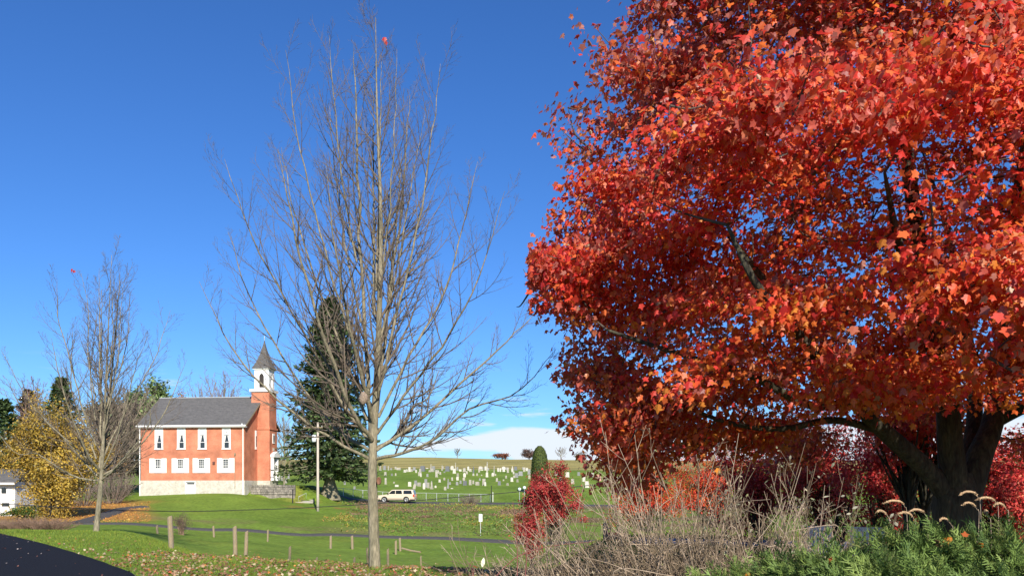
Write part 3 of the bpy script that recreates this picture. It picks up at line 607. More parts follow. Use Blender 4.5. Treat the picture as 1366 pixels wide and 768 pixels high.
# ------------------------------------------------------------------ generic leafy trees, shrubs and conifers
def leafy(name, base, top, rx_, ry_, pal, wts, n, size, label, cat='tree', group=None, kind='oval', low=.12, seed=0, trunk_r=.15, clumps=60, mtl=None, cr_=.28, bark=None, stems=1, shape=1.0, jit=.15, power=.5):
    r = np.random.default_rng(seed + 100); base = np.array(base, float); hgt = top - base[2]; root = empty(name, tuple(base), 0, label, cat, group)
    zc_ = base[2] + hgt * (.5 + low / 2); rz_ = hgt * (1 - low) / 2
    d = unit(r.normal(size=(clumps, 3))); d[:, 2] = d[:, 2] * 1.0
    lob = .82 + .3 * np.sin(3 * d[:, 0] + seed) * np.cos(4 * d[:, 2] + seed * 2) + .12 * r.normal(size=clumps) * .6
    rad = (r.random(clumps) ** power) * lob
    rad = np.clip(rad, .15, 1.08)
    tz = d[:, 2]; wd = np.where(tz > 0, (1 - .0 * tz), 1.) * (1 - (shape - 1) * np.clip(tz, -1, 1) * .5)
    C = np.stack([base[0] + d[:, 0] * rad * rx_ * wd, base[1] + d[:, 1] * rad * ry_ * wd, zc_ + d[:, 2] * rad * rz_], 1)
    # skeleton
    g0 = []
    for s in range(stems):
        off = np.array([r.normal() * .12 * rx_, r.normal() * .12 * rx_, 0]) * (stems > 1)
        tp = base + off * 2.5 + [0, 0, hgt * .8]; g0.append([base + off + [0, 0, -.2], base + off * 1.4 + [0, 0, hgt * .25], base + off * 2 + [r.normal() * .04 * hgt, 0, hgt * .5], tp])
    Pt = bez_paths(g0, 14); Rt = (trunk_r * (1 - .88 * np.linspace(0, 1, 14)))[None].repeat(stems, 0)
    br = []
    for c in C:
        st = g0[r.integers(stems)]; zr = np.clip((c[2] - base[2]) / hgt - .28, .08, .7); a = st[0] + (st[3] - st[0]) * zr; m_ = (a + c) / 2 + [0, 0, -.03 * hgt]; br.append([a, m_, c])
    Pb = bez_paths(br, 7); Rb = (trunk_r * .28 * (1 - .8 * np.linspace(0, 1, 7)))[None].repeat(len(C), 0)
    tube_mesh('trunk', [(Pt, Rt, 8), (Pb, Rb, 4)], bark or m_dbark, root)
    ci = r.integers(0, clumps, n); off = r.normal(size=(n, 3)) * np.array([rx_, ry_, rz_ * .75]) * cr_ * .55
    pos = C[ci] + off; pos[:, 2] = np.maximum(pos[:, 2], base[2] + .03)
    cen = np.array([base[0], base[1], zc_]); outw = unit(pos - cen)
    nr = unit(outw * .7 + np.array([0, 0, .5]) + r.normal(size=(n, 3)) * .6); tip = r.normal(size=(n, 3)) + [0, 0, -.7]
    cc = pick(pal, wts, n, r, jit) * (.85 + .3 * r.random(clumps))[ci][:, None]
    leaves_obj('crown', kind, pos, nr, tip, size * r.uniform(.6, 1.3, n), np.clip(cc, 0, 1), mtl or m_leaf, root)
    return root
GREEN = [(.085, .13, .05), (.115, .17, .055), (.055, .09, .04)]
def conifer(name, base, top, rad, label, group=None, n_lv=46, per=11, sp=20, size=.5, pal=GREEN, seed=0, low=.1, droop=.35, trunk_r=.3, power=.85, cat='tree', bark=None):
    r = np.random.default_rng(seed + 300); base = np.array(base, float); hgt = top - base[2]; root = empty(name, tuple(base), 0, label, cat, group)
    Pt = np.linspace(base + [0, 0, -.3], base + [0, 0, hgt], 12)[None]; s = np.linspace(0, 1, 12); Rt = (trunk_r * (1 - .95 * s) + trunk_r * 1.3 * np.exp(-s * 22))[None]
    lv = low + (1 - low) * (np.arange(n_lv) / n_lv) ** .95
    q = np.repeat(lv, per) + r.normal(size=n_lv * per) * .006; a = r.random(n_lv * per) * 2 * np.pi
    env = np.clip((1 - q), .0, 1) ** power * rad * np.clip((q - low) * 8 + .72, 0, 1) * r.uniform(.68, 1.1, len(q)) * (1 + .12 * np.sin(a * 3 + q * 20)) + .15
    n = 8; t = np.linspace(0, 1, n)[None]; dirx = np.cos(a)[:, None]; diry = np.sin(a)[:, None]
    up = (.25 * (q[:, None] > .6) + .05)
    Pb = np.stack([base[0] + dirx * t * env[:, None], base[1] + diry * t * env[:, None], base[2] + q[:, None] * hgt + env[:, None] * (up * t - droop * t ** 1.6 * (1 - q[:, None] * .8) + .14 * t ** 4)], -1)
    Rb = np.clip(.012 * env, .008, .08)[:, None] * (1 - .85 * t)
    tube_mesh('trunk', [(Pt, Rt, 12), (Pb, Rb, 3)], bark or m_dbark, root)
    tt_ = r.uniform(.12, 1.02, (len(q), sp)); fi = np.clip(tt_ * (n - 1), 0, n - 1.001); i = fi.astype(int); f = (fi - i)[..., None]; bb = np.arange(len(q))[:, None]
    pos = Pb[bb, i] * (1 - f) + Pb[bb, i + 1] * f; tan = unit(Pb[bb, i + 1] - Pb[bb, i]); side = unit(np.cross(tan, [0, 0, 1.])) * r.choice([-1, 1], (len(q), sp))[..., None]
    w_ = (1.15 - tt_)[..., None] * env[:, None, None] * .30
    pos = (pos + side * w_ * r.random((len(q), sp, 1))).reshape(-1, 3) + r.normal(size=(len(q) * sp, 3)) * .05 * size; m = len(pos)
    tip = (tan + side * .7 + np.array([0, 0, -.55])).reshape(-1, 3) + r.normal(size=(m, 3)) * .35
    nr = np.array([0, 0, 1.]) + r.normal(size=(m, 3)) * .5
    V, Fq, k = leaf_mesh('tri', pos, nr, tip, size * r.uniform(.5, 1.25, m) , r, .3)
    cc = pick(pal, [1] * len(pal), m, r, .2)
    mesh_np('crown', V, Fq, m_needle, root, col=np.repeat(cc, k, 0)); return root
def twiggy(name, base, hgt, rad, n, label, cat='shrub', group=None, m=None, tw=.006, seed=0, k2=6, k3=4, up=.75, part='stem', lean=(0, 0)):
    r = np.random.default_rng(seed + 500); base = np.array(base, float); root = empty(name, tuple(base), 0, label, cat, group)
    a = r.random(n) * 2 * np.pi; rr2 = r.random(n) ** .5
    p0_ = base + np.stack([np.cos(a) * rr2 * rad * .25, np.sin(a) * rr2 * rad * .25, np.zeros(n) - .05], 1)
    p2_ = base + np.stack([np.cos(a) * rr2 * rad + lean[0], np.sin(a) * rr2 * rad + lean[1], hgt * (up + (1 - up) * r.random(n)) * (1 - .35 * rr2 ** 2)], 1)
    p1_ = (p0_ + p2_) / 2 + r.normal(size=(n, 3)) * .06 * hgt
    P1 = bez_paths(np.stack([p0_, p1_, p2_], 1), 9); R1 = tw * 1.8 * (1 - .6 * np.linspace(0, 1, 9))[None].repeat(n, 0)
    P2, R2 = spawn(P1, R1, k2, .2, .97, 32, .35, 6, .05, .08, tw * .9, .7, r); P3, R3 = spawn(P2, R2, k3, .2, .95, 38, .45, 4, .04, .1, tw * .7, .8, r)
    tube_mesh(part, [(P1, R1, 5), (P2, R2, 3), (P3, R3, 3)], m or m_twig, root); return root, P1, P2, P3

# far bare tree: trunk + limbs generated round an upright axis
def far_bare(base, hgt, wid, label, group=None, seed=0, tw=.02, m=None, k2=9, k3=6, nl=16, tr_=.16, k4=2):
    r = np.random.default_rng(seed + 900); base = np.array(base, float); q = []
    for i in range(nl):
        a = i * 2.4 + r.normal() * .3; t = .18 + .6 * i / nl; L = wid / 2 * (1 - .55 * t) * r.uniform(.8, 1.15); e = min(t + .42 + .1 * r.random(), 1.02)
        q.append([base + [0, 0, hgt * t], base + [math.cos(a) * L * .55, math.sin(a) * L * .55, hgt * (t * .6 + e * .4)], base + [math.cos(a) * L, math.sin(a) * L, hgt * e]])
    return bare_tree('bare_tree', tuple(base), [base + [0, 0, -.2], base + [r.normal() * .1, 0, hgt * .4], base + [r.normal() * .2, 0, hgt * .75], base + [0, 0, hgt]], (tr_, tw), q, [tr_ * .42] * nl, label, group, k2, k3, k4, tw, 6, seed, mtw=m)[0]
# ------------------------------------------------------------------ trees behind and beside the church
B = gy
def ztop(py, D): return EYE + (HY - py) / F * D
conifer('spruce', B(440, 106), ztop(398, 106), 7.7, 'huge dark spruce with bare flared trunk between church and parked car', None, 58, 15, 28, .62, [(.065, .10, .035), (.10, .15, .048), (.042, .07, .027)], 1, .12, .34, .62, .8, bark=m_bark)
conifer('spruce', B(82, 112), ztop(502, 112), 5.0, 'dark green spruce top rising behind the yellow tree', 'dark conifers behind the trees', 34, 10, 20, .6, GREEN, 2, .1, .25, .3)
conifer('spruce', B(38, 122), ztop(520, 122), 4.6, 'brownish dark spruce behind the yellow tree at the left edge', 'dark conifers behind the trees', 34, 9, 18, .6, [(.075, .08, .04), (.10, .085, .05)], 3, .1, .25, .3)
conifer('spruce', B(4, 112), ztop(532, 112), 5.0, 'dark spruce cut by the left edge of the photo behind the white house', 'dark conifers behind the trees', 34, 9, 18, .6, GREEN, 4, .05, .25, .3)
PINE = [(.16, .23, .08), (.21, .28, .10), (.10, .15, .06)]
leafy('pine_tree', B(188, 124), ztop(503, 124), 5.4, 4.4, PINE, [2, 2, 1], 30000, .5, 'tall green pine behind the left end of the church roof', seed=3, clumps=46, kind='tri', mtl=m_needle, low=.2, cr_=.26)
leafy('pine_tree', B(219, 126), ztop(513, 126), 3.1, 2.8, PINE, [2, 2, 1], 15000, .45, 'smaller green pine close beside the church roof corner', seed=4, clumps=30, kind='tri', mtl=m_needle, low=.2, cr_=.28)
leafy('pine_tree', B(162, 118), ztop(524, 118), 4.6, 3.8, [(.20, .16, .10), (.14, .16, .08), (.26, .20, .13)], [2, 2, 1], 22000, .5, 'dull brownish pine standing left of the church behind the bare tree', seed=5, clumps=46, kind='tri', mtl=m_needle, low=.05, cr_=.26)
m_greyt = mat('grey_twigs', (.21, .165, .13), .9, .15, 3); m_redt = mat('purple_twigs', (.24, .155, .135), .9, .15, 3)
far_bare(B(48, 120), ztop(510, 120) - h(*B(48, 120)[:2]), 11, 'purplish leafless tree rising behind the yellow tree', 'leafless trees behind the church', 1, .018, m_redt)
far_bare(B(140, 104), ztop(545, 104) - h(*B(140, 104)[:2]), 9, 'leafless grey tree between the yellow tree and the brownish pine', 'leafless trees behind the church', 2, .02, m_greyt, 12, 7)
far_bare(B(168, 108), ztop(518, 108) - h(*B(168, 108)[:2]), 9, 'dense brown leafless tree close to the left wall of the church', 'leafless trees behind the church', 3, .02, m_greyt, 12, 7, 20)
far_bare(B(118, 96), ztop(575, 96) - h(*B(118, 96)[:2]), 7, 'low leafless tree at the right edge of the yellow tree', 'leafless trees behind the church', 6, .018, m_greyt, 11, 6)
far_bare(B(298, 140), ztop(500, 140) - h(*B(298, 140)[:2]), 9, 'leafless tree showing above the middle of the church roof', 'leafless trees behind the church', 4, .016, m_redt)
far_bare(B(272, 150), ztop(512, 150) - h(*B(272, 150)[:2]), 8, 'thin leafless tree above the church roof left of the middle', 'leafless trees behind the church', 5, .015, m_redt, 7, 5)
far_bare(B(379, 150), ztop(556, 150) - h(*B(379, 150)[:2]), 7, 'thin leafless tree between the church tower and the big spruce', 'leafless trees behind the church', 7, .016, m_greyt, 8, 5)
YEL = [(.50, .33, .05), (.38, .24, .04), (.55, .40, .07), (.32, .23, .06), (.22, .18, .07)]
leafy('yellow_tree', B(68, 68), ztop(528, 68), 4.4, 3.4, YEL, [4, 3, 2, 2, 1], 34000, .19, 'golden yellow leafed tree beside the white house', seed=8, clumps=130, kind='oval', low=-.04, trunk_r=.2, cr_=.2, power=.5)
leafy('orange_tree', B(242, 134), ztop(517, 134), 2.6, 2.4, [(.40, .16, .04), (.34, .12, .04), (.45, .25, .06)], [2, 2, 1], 2500, .3, 'small orange leafed tree peeking over the church roof', seed=9, clumps=26, low=.4)
leafy('russet_tree', B(148, 98), ztop(568, 98), 2.2, 2.2, [(.28, .14, .05), (.34, .20, .06), (.2, .12, .05)], [2, 1, 2], 2200, .2, 'thin russet leafed tree behind the small bare tree', seed=19, clumps=60, low=.1, cr_=.25)
twiggy('bare_shrub', B(150, 90), 4.2, 3.2, 60, 'tangled grey undergrowth left of the church wall', seed=31, m=m_greyt, tw=.014)
twiggy('bare_shrub', B(112, 86), 3.4, 2.8, 50, 'tangled brown undergrowth right of the yellow tree', seed=32, m=m_greyt, tw=.013)
leafy('green_shrub', B(30, 66), ztop(673, 66), 1.7, 1.0, [(.06, .11, .02), (.11, .16, .03), (.20, .2, .04)], [3, 2, 1], 3500, .13, 'leafy green shrub below the yellow tree by the white house', 'shrub', seed=10, clumps=34, low=0, cr_=.3, trunk_r=.04, stems=4)
leafy('green_shrub', B(152, 97), ztop(648, 97), 1.9, 1.2, [(.035, .06, .02), (.06, .09, .03)], [3, 2], 2500, .2, 'dark green shrub at the left corner of the church', 'shrub', seed=11, clumps=30, low=0, cr_=.3, trunk_r=.05, stems=3)
m_brush = mat('brush_twigs', (.25, .16, .11), .95, .2, 3)
for i, (px_, D_, h_, w_, lab) in enumerate([(14, 40, .75, 1.5, 'leftmost brown twiggy brush clump beyond the driveway'), (42, 39.5, .8, 1.5, 'middle brown twiggy brush clump beyond the driveway'), (70, 39, .62, 1.3, 'rightmost brown twiggy brush clump beyond the driveway')]):
    twiggy('brush', B(px_, D_), h_, w_, 130, lab, 'shrub', 'brown brush along the driveway', m_brush, .005, 40 + i, 7, 4, .6)
sb = gat(242, 713, 24)
leafy('twig_ball_shrub', sb, sb[2] + 33 / F * sb[1], .66, .6, [(.13, .09, .07), (.17, .115, .085), (.09, .065, .05)], [1, 1, 1], 2500, .05, 'round brown leafless shrub behind the wooden post', 'shrub', seed=13, clumps=60, low=0, cr_=.28, trunk_r=.03, stems=6, bark=m_brush)
twiggy('bare_shrub', B(628, 114), 1.7, 1.8, 70, 'dry grey bush in front of the chain-link fence', seed=33, m=m_greyt, tw=.012)
# crest trees
leafy('distant_tree', B(670, 322), ztop(603, 322), 3.4, 3., [(.25, .09, .05), (.2, .08, .05)], [1, 1], 1800, .45, 'distant russet tree on the hill crest, the left one of two', seed=14, clumps=22, low=.1)
leafy('distant_tree', B(706, 322), ztop(597, 322), 3.1, 3., [(.14, .08, .06), (.11, .065, .05)], [1, 1], 1800, .45, 'distant dark brown tree on the hill crest beside the clipped evergreen', seed=15, clumps=26, low=.1)
far_bare(B(610, 322), 3.6, 3.6, 'tiny lone leafless tree on the hill crest left of the russet tree', seed=16, tw=.03, k2=6, k3=4, nl=10, tr_=.12, k4=1)
far_bare(B(748, 322), 4.6, 6, 'leafless grey tree on the crest behind the crimson bush', seed=17, tw=.025, k2=6, k3=4, nl=12, tr_=.12, k4=1)
leafy('distant_tree', B(775, 322), ztop(603, 322), 3.2, 3., [(.2, .18, .12), (.16, .15, .1)], [1, 1], 1500, .4, 'distant olive grey tree on the crest under the red maple edge', seed=18, clumps=26, low=.1)
# clipped arborvitae
tb = B(720, 131); root = empty('arborvitae', tuple(tb), 0, 'tall dome-shaped clipped evergreen at the right end of the cemetery', 'tree')
tH = ztop(595.5, 131) - tb[2]; prof = [(.6, -.1), (1.15, .3), (1.32, 1.5), (1.36, tH * .45), (1.3, tH * .65), (1.1, tH * .82), (.75, tH * .94), (.3, tH * .995)]
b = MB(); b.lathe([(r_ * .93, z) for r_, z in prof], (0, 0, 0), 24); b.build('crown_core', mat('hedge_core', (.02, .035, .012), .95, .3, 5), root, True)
n = 9000; r = np.random.default_rng(4); q = r.random(n); zz_ = q * tH; rd = np.interp(zz_, [z for _, z in prof], [r_ for r_, _ in prof]); a = r.random(n) * 2 * np.pi
ps = np.stack([tb[0] + np.cos(a) * rd * r.uniform(.9, 1.03, n), tb[1] + np.sin(a) * rd * r.uniform(.9, 1.03, n), tb[2] + zz_], 1); ow_ = np.stack([np.cos(a), np.sin(a), .3 + 0 * a], 1)
V, Fq, k = leaf_mesh('tri', ps, ow_ + r.normal(size=(n, 3)) * .4, np.array([0, 0, 1.]) + r.normal(size=(n, 3)) * .3, r.uniform(.12, .26, n)); mesh_np('crown', V, Fq, m_needle, root, col=np.repeat(pick([(.075, .10, .02), (.10, .13, .025), (.05, .07, .018)], [1, 1, 1], n), k, 0))

# ------------------------------------------------------------------ white house at the left edge
hb = B(20, 73); hx, hy, hz = hb; house = empty('white_house', (hx, hy, hz), 0, 'white clapboard house with grey roof at the left edge', 'house')
m_clap = mat('clapboard', (.74, .74, .72), .6, .05, 2); zE = ztop(642, 72) - hz; W = 9.
b = MB(); b.box(-W, 0, 0, 3.6, -.6, zE)
for z in np.arange(0, zE - .1, .18): b.box(-W, .015, -.02, -.002, z, z + .02)
b.build('wall', m_clap, house)
b = MB(); b.prism_x([(-.45, zE - .1), (1.8, zE + 1.15), (4.05, zE - .1), (4.05, zE - .25), (1.8, zE + 1.0), (-.45, zE - .25)], -W - .4, .3)
b.prism_x([(.02, zE - .3), (1.8, zE + .98), (3.58, zE - .3)], -.3, -.01); b.build('roof', m_roof, house)
b = MB(); b.box(-W - .4, .3, -.6, -.5, zE - .25, zE - .08); b.build('gutter', m_white, house)
zg = ztop(675.5, 72) - hz
gd = MB(); gd.box(-3.6, -.45, -.05, -.022, -.3, zg + .55); f = gd.build('garage_door', m_white, house)
for k_ in range(4): b = MB(); b.box(-3.45 + .78 * k_, -2.9 + .78 * k_ + .1, -.06, -.051, zg, zg + .32); b.build('pane', m_glass, f)
b = MB(); b.box(-1.15, -.75, -.05, -.022, zE - 1.1 + .1, zE - .55); f = b.build('window', m_glass, house)

# ------------------------------------------------------------------ utility pole, cable, steps
ub = B(424, 88); zt = ztop(563, 88) - ub[2]; pole = empty('utility_pole', tuple(ub), 0, 'tall pale wooden utility pole in front of the big spruce', 'utility pole')
b = MB(); b.lathe([(.15, -.3), (.14, 2), (.105, zt)], (0, 0, 0), 12); b.build('pole', mat('pole_wood', (.42, .36, .29), .9, .25, 5, color2=(.5, .44, .36), stretch=(4, 4, .5)), pole, True)
b = MB(); b.box(-1.5, .55, -.17, -.1, zt - .6, zt - .5); b.build('crossarm', m_wood, pole)
for x in (-1.4, -.7, .45): b = MB(); b.lathe([(.04, 0), (.06, .05), (.03, .1), (.05, .15)], (x, -.13, zt - .5), 8); b.build('insulator', m_metal, pole)
b = MB(); b.lathe([(.05, -.42), (.2, -.4), (.23, -.3), (.23, .25), (.19, .32), (.05, .34)], (-.38, -.1, ztop(584, 88) - ub[2]), 14); b.box(-.2, -.1, -.15, -.05, ztop(584, 88) - ub[2] - .1, ztop(584, 88) - ub[2] + .1); b.build('transformer', mat('transformer', (.6, .62, .63), .5, .05, 3), pole, True)
cp = [(-420, 655), (-200, 661), (0, 671.5), (100, 677), (230, 681.5), (330, 679.5), (400, 677), (505, 671), (600, 663.5), (690, 655.5), (780, 647.5), (880, 636), (1000, 618), (1200, 585), (1500, 525)]
Pc = bez_paths([[P(a, c, 45) for a, c in cp]], 120)
o = tube_mesh('utility_cable', [(Pc, np.full((1, 120), .022), 6)], m_black); tag(o, 'long black overhead cable sagging across the whole view above the road', 'cable')
def post(px_, D_, zt_, r_, m, label, name='post', group=None, zb=None):
    p_ = B(px_, D_); hh_ = zt_ - p_[2]; b = MB(); b.lathe([(r_, -.2), (r_, hh_ - r_ * .5), (r_ * .6, hh_)], (0, 0, 0), 8); return tag(b.build(name, m, loc=tuple(p_)), label, 'post', group)
post(390.5, 98, ztop(652, 98), .07, m_black, 'short black post on the lawn left of the stone steps', 'black_post')
p_ = B(404, 100); rl = empty('stone_steps', tuple(p_), 0, 'short flight of stone steps with pale pipe handrail left of the utility pole', 'steps')
b = MB()
for i in range(3): b.box(-.9 + .15 * i, 1.2 - .05 * i, .4 * i, .4 * i + .45, -.3, .12 + .13 * i)
b.build('step', mat('step_stone', (.36, .33, .27), .9, .2, 4, bump=.01), rl)
b = MB(); b.tube([(-.5, 0, 0), (-.5, 0, .75), (.2, .8, 1.15), (.2, .8, .2)], .03, 6); b.tube([(-.5, 0, .75), (-.35, 0, .76)], .03, 6); b.build('handrail', m_metal, rl)
# sign above the road, fence marker posts
sp_ = gat(641, 714, 66, 90); sg = empty('road_sign', tuple(sp_), math.radians(12), 'small blank white sign on a thin stake on the weedy bank', 'sign')
zt = EYE + (HY - 685) / F * sp_[1] - sp_[2]; b = MB(); b.box(-.02, .02, -.02, .02, -.2, zt - .1); b.build('stake', m_metal, sg); b = MB(); b.box(-.14, .14, -.045, -.023, zt - .62, zt); b.build('panel', m_white, sg)
post(655.5, 121, ztop(647, 121), .05, m_black, 'tall dark post standing at the end of the chain-link fence', 'dark_post')
post(657.5, 121.8, ztop(656, 121), .045, m_white, 'thin white stake right beside the tall dark post', 'white_stake')
for px_, py_, lab in ((693, 652, 'white ball-topped marker post, the left one by the crimson bush'), (699.5, 650, 'white ball-topped marker post touching the crimson bush outline')):
    p_ = B(px_, 122); zt = ztop(py_, 122) - p_[2]; rt = empty('marker_post', tuple(p_), 0, lab, 'post', 'white marker posts')
    b = MB(); b.lathe([(.04, -.2), (.04, zt)], (0, 0, 0), 8); b.build('post', m_metal, rt); b = MB(); b.lathe([(.08, -.25), (.2, -.15), (.24, 0), (.2, .15), (.08, .22)], (0, 0, zt), 12); b.build('cap', mat('pale_plastic', (.7, .78, .8), .4), rt, True)

# chain-link fence along the cemetery
fp = [(440, 123.5), (497, 123), (510.5, 123), (525, 123), (540, 123), (554, 123), (568.5, 123), (582.5, 122.7), (597.5, 122.4), (612, 122.2), (626.5, 122), (641.5, 122), (654, 121.8)]
fe = empty('chain_link_fence', tuple(B(510, 123)), 0, 'low galvanised chain-link fence along the front of the cemetery', 'fence'); fl = np.array(fe.location); tops = []
FH = 1.12
for a, D_ in [(444, 123.2), (458, 123.2), (471, 123.2), (484, 123.1)] + fp[1:]:
    p_ = B(a, D_) - fl; b = MB(); b.lathe([(.045, -.2), (.045, FH + .03)], tuple(p_), 8); b.build('post', m_metal, fe); tops.append(p_ + [0, 0, FH])
b = MB(); b.tube(tops, .028, 6); b.build('top_rail', m_metal, fe)
tops = np.array(tops); seg = []
for i in range(len(tops) - 1):
    for q in np.arange(0, 1, .1):
        a = tops[i] * (1 - q) + tops[i + 1] * q; q2 = q + .55; 
        c = tops[i] * (1 - min(q2, 1)) + tops[i + 1] * min(q2, 1); seg.append([a, c - [0, 0, FH * (min(q2, 1) - q) / .55]]); seg.append([a - [0, 0, FH], c - [0, 0, FH * (1 - (min(q2, 1) - q) / .55)]])
seg = np.array(seg); V, Fq = tubes(seg, np.full((len(seg), 2), .0028), 3); mesh_np('wire_mesh', V + fl, Fq, m_metal, fe)

# wooden posts of an old fence in the hollow
WP = [(210, 711, 700, None, .07), (228.5, 732, 688, None, .085), (285.5, 716, 701, None, .07), (314, 749, 701.5, 27.5, .075), (327.5, 749, 708, 27.5, .065), (357, 722, 706, None, .06), (386, 757, 728.5, 32, .055),
      (422.5, 757, 743, 33, .05), (441, 731, 714, None, .08), (470, 732, 714, None, .09), (472.5, 755, 743, 33, .05), (491, 754, 730, 29, .04), (517.5, 751, 731.5, 30, .05), (528, 739, 720.5, None, .08), (534, 734.5, 717, None, .08), (562, 757, 741, 29, .03)]
wl = ['short pale post near the road, left of the thick post', 'thick tall post in front of the round brown shrub', 'short distant post midway between thick post and post pair', 'taller post of the pair standing close together', 'shorter orange-brown post of the pair standing close together',
      'thin distant post right of the post pair', 'leaning grey post in the hollow below the church corner', 'short yellowish post just over the lip left of the bare tree', 'far post below the utility pole', 'far post just left of the bare tree trunk', 'stubby post just over the lip beside the bare tree',
      'thin post half hidden by the bare tree trunk', 'thin grey post just right of the bare tree trunk', 'stout post nearest the fallen rail, its left one', 'stout post touching the end of the fallen rail', 'thinnest stake right of the fallen rail']
rp = np.random.default_rng(8)
for (px_, pb, pt, D_, r_), lab in zip(WP, wl):
    p_ = gat(px_, pb, 22) if D_ is None else B(px_, D_); zt = EYE + (HY - pt) / F * p_[1] - p_[2]; b = MB(); lx, ly = rp.normal() * .03, rp.normal() * .03; R = []
    for q in (-.15, .0, .5, .95, 1.): R.append([(lx * q * zt + r_ * (1 - .1 * q) * (.96 if q < 1 else .8) * math.cos(a + .3) * (1 + .08 * math.sin(3 * a + q * 4)), ly * q * zt + r_ * (1 - .1 * q) * math.sin(a + .3), q * zt + .03 * math.cos(a) * (q > .9)) for a in np.arange(9) / 9 * 2 * math.pi])
    b.rings(R); tag(b.build('fence_post', m_wood, loc=tuple(p_)), lab, 'fence post', 'old wooden fence posts in the hollow')
p_ = gat(536, 736, 22); q_ = gat(561, 737, 22); b = MB(); b.tube([p_ + [0, 0, .25], (p_ + q_) / 2 + [0, 0, .12], q_ + [0, 0, .05]], .06, 7); tag(b.build('fallen_rail', m_wood), 'fallen wooden rail lying in the grass from the stout post', 'rail')
# ------------------------------------------------------------------ the parked car
cp_ = B(529.5, 117.6); suv = empty('parked_car', (cp_[0], cp_[1], cp_[2] + .10), math.radians(-3), 'gold beige large estate car parked on the road below the cemetery fence', 'car')
m_gold = mat('gold_paint', (.60, .52, .40), .35, .03, 2, spec=.6); m_clad = mat('grey_cladding', (.30, .24, .18), .6, .05, 3); m_tyre = mat('tyre', (.02, .02, .02), .85, .1, 8); m_rim = mat('rim', (.55, .55, .55), .35, .05, 4, metal=.6)
FXW, RXW = -1.62, 1.50
def arch(cx_, r_, z0, n=9): return [(cx_ + r_ * math.cos(a), z0 + r_ * math.sin(a)) for a in np.linspace(math.pi, 0, n)]
lower = [(-2.62, .50), (-2.62, .42)] + [(FXW - .47, .36)] + arch(FXW, .47, .40)[0:] + [(FXW + .47, .36), (RXW - .47, .36)] + arch(RXW, .47, .40) + [(RXW + .47, .36), (2.55, .45), (2.6, .6), (2.6, 1.02), (2.52, 1.16), (-1.15, 1.13), (-1.35, 1.12), (-2.4, 1.0), (-2.58, .92)]
def slab(mb, pts, ys):
    R = []
    c = np.mean(pts, axis=0)
    for y, ins in ys: R.append([(c[0] + (x - c[0]) * (1 - ins), y, c[1] + (z - c[1]) * (1 - ins)) for x, z in pts])
    mb.rings(R)
b = MB(); slab(b, lower, [(-.98, .03), (-.93, 0), (.93, 0), (.98, .03)])
gh = [(-1.28, 1.12), (-.62, 1.72), (-.45, 1.79), (2.2, 1.80), (2.38, 1.74), (2.55, 1.12)]
R = []
for y, s in ((-.96, 0), (-.80, 1), (.80, 1), (.96, 0)): R.append([(x, y * 1.0 if z < 1.3 else y * 1.0, z) for x, z in gh])
V = []                                         # greenhouse with inward leaning sides
lo = [(x, z) for x, z in gh]
for sgn in (-1, 1): V.append([(x, sgn * (.95 - .19 * (z - 1.12) / .68), z) for x, z in lo])
b.rings(V); body = b.build('body', m_gold, suv)
def gpanel(pts, name, m, off=.012, side=-1, th=.01):
    b = MB(); R = []
    for o_ in (0, th): R.append([(x, side * (.95 - .19 * (z - 1.12) / .68 + off + o_), z) for x, z in pts])
    b.rings(R); return b.build(name, m, suv)
m_cg = mat('car_glass', (.015, .02, .025), .08, .2, 1, spec=.7)
for s in (-1, 1):
    gpanel([(-1.02, 1.2), (-.55, 1.66), (-.08, 1.68), (-.08, 1.2)], 'window', m_cg, side=s); gpanel([(-.0, 1.2), (-.0, 1.68), (.80, 1.68), (.90, 1.2)], 'window', m_cg, side=s); gpanel([(1.08, 1.2), (1.08, 1.68), (2.15, 1.68), (2.3, 1.2)], 'window', m_cg, side=s)
    b = MB(); b.box(-.1, .0, s * 1.0 - .02, s * 1.0 + .012, 1.0, 1.03).box(.85, .95, s * 1.0 - .02, s * 1.0 + .012, 1.0, 1.03); b.build('door_handle', m_clad, suv)
    b = MB(); b.box(-2.55, FXW - .5, *sorted((s * .985, s * 1.01)), .42, .58).box(FXW + .5, RXW - .5, *sorted((s * .985, s * 1.01)), .40, .60).box(RXW + .5, 2.55, *sorted((s * .985, s * 1.01)), .42, .58); b.build('side_moulding', m_clad, suv)
    b = MB(); b.box(FXW + .5, RXW - .48, *sorted((s * .93, s * 1.1)), .30, .36); b.build('running_board', m_black, suv)
    b = MB(); b.box(-1.1, -.98, *sorted((s * .97, s * 1.17)), 1.16, 1.36); b.build('mirror', m_black, suv)
    b = MB(); b.tube([(-.35, s * .66, 1.82), (-.3, s * .66, 1.87), (2.0, s * .66, 1.88), (2.1, s * .66, 1.82)], .02, 6); b.build('roof_rail', m_black, suv)
    b = MB(); b.box(2.42, 2.62, *sorted((s * .90, s * 1.0)), .78, 1.14); b.build('tail_light', mat('tail_light', (.65, .06, .03), .3), suv)
    b = MB(); b.box(-2.61, -2.42, *sorted((s * .68, s * .985)), .72, .92); b.build('headlight', m_cg, suv)
    for cx_ in (FXW, RXW):
        b = MB(); y0, y1 = sorted((s * .74, s * .97)); b.lathe([(.2, y0), (.38, y0), (.40, y0 + .05), (.40, y1 - .05), (.37, y1), (.24, y1)], (cx_, 0, .40), 24, axis='y'); wh = b.build('wheel', m_tyre, suv)
        b = MB(); yo = s * .965; b.lathe([(.245, yo - s * .02), (.245, yo + s * .012), (.20, yo + s * .016), (.08, yo - s * .01), (.05, yo + s * .025), (.001, yo + s * .025)], (cx_, 0, .40), 20, axis='y'); rim = b.build('rim', m_rim, wh)
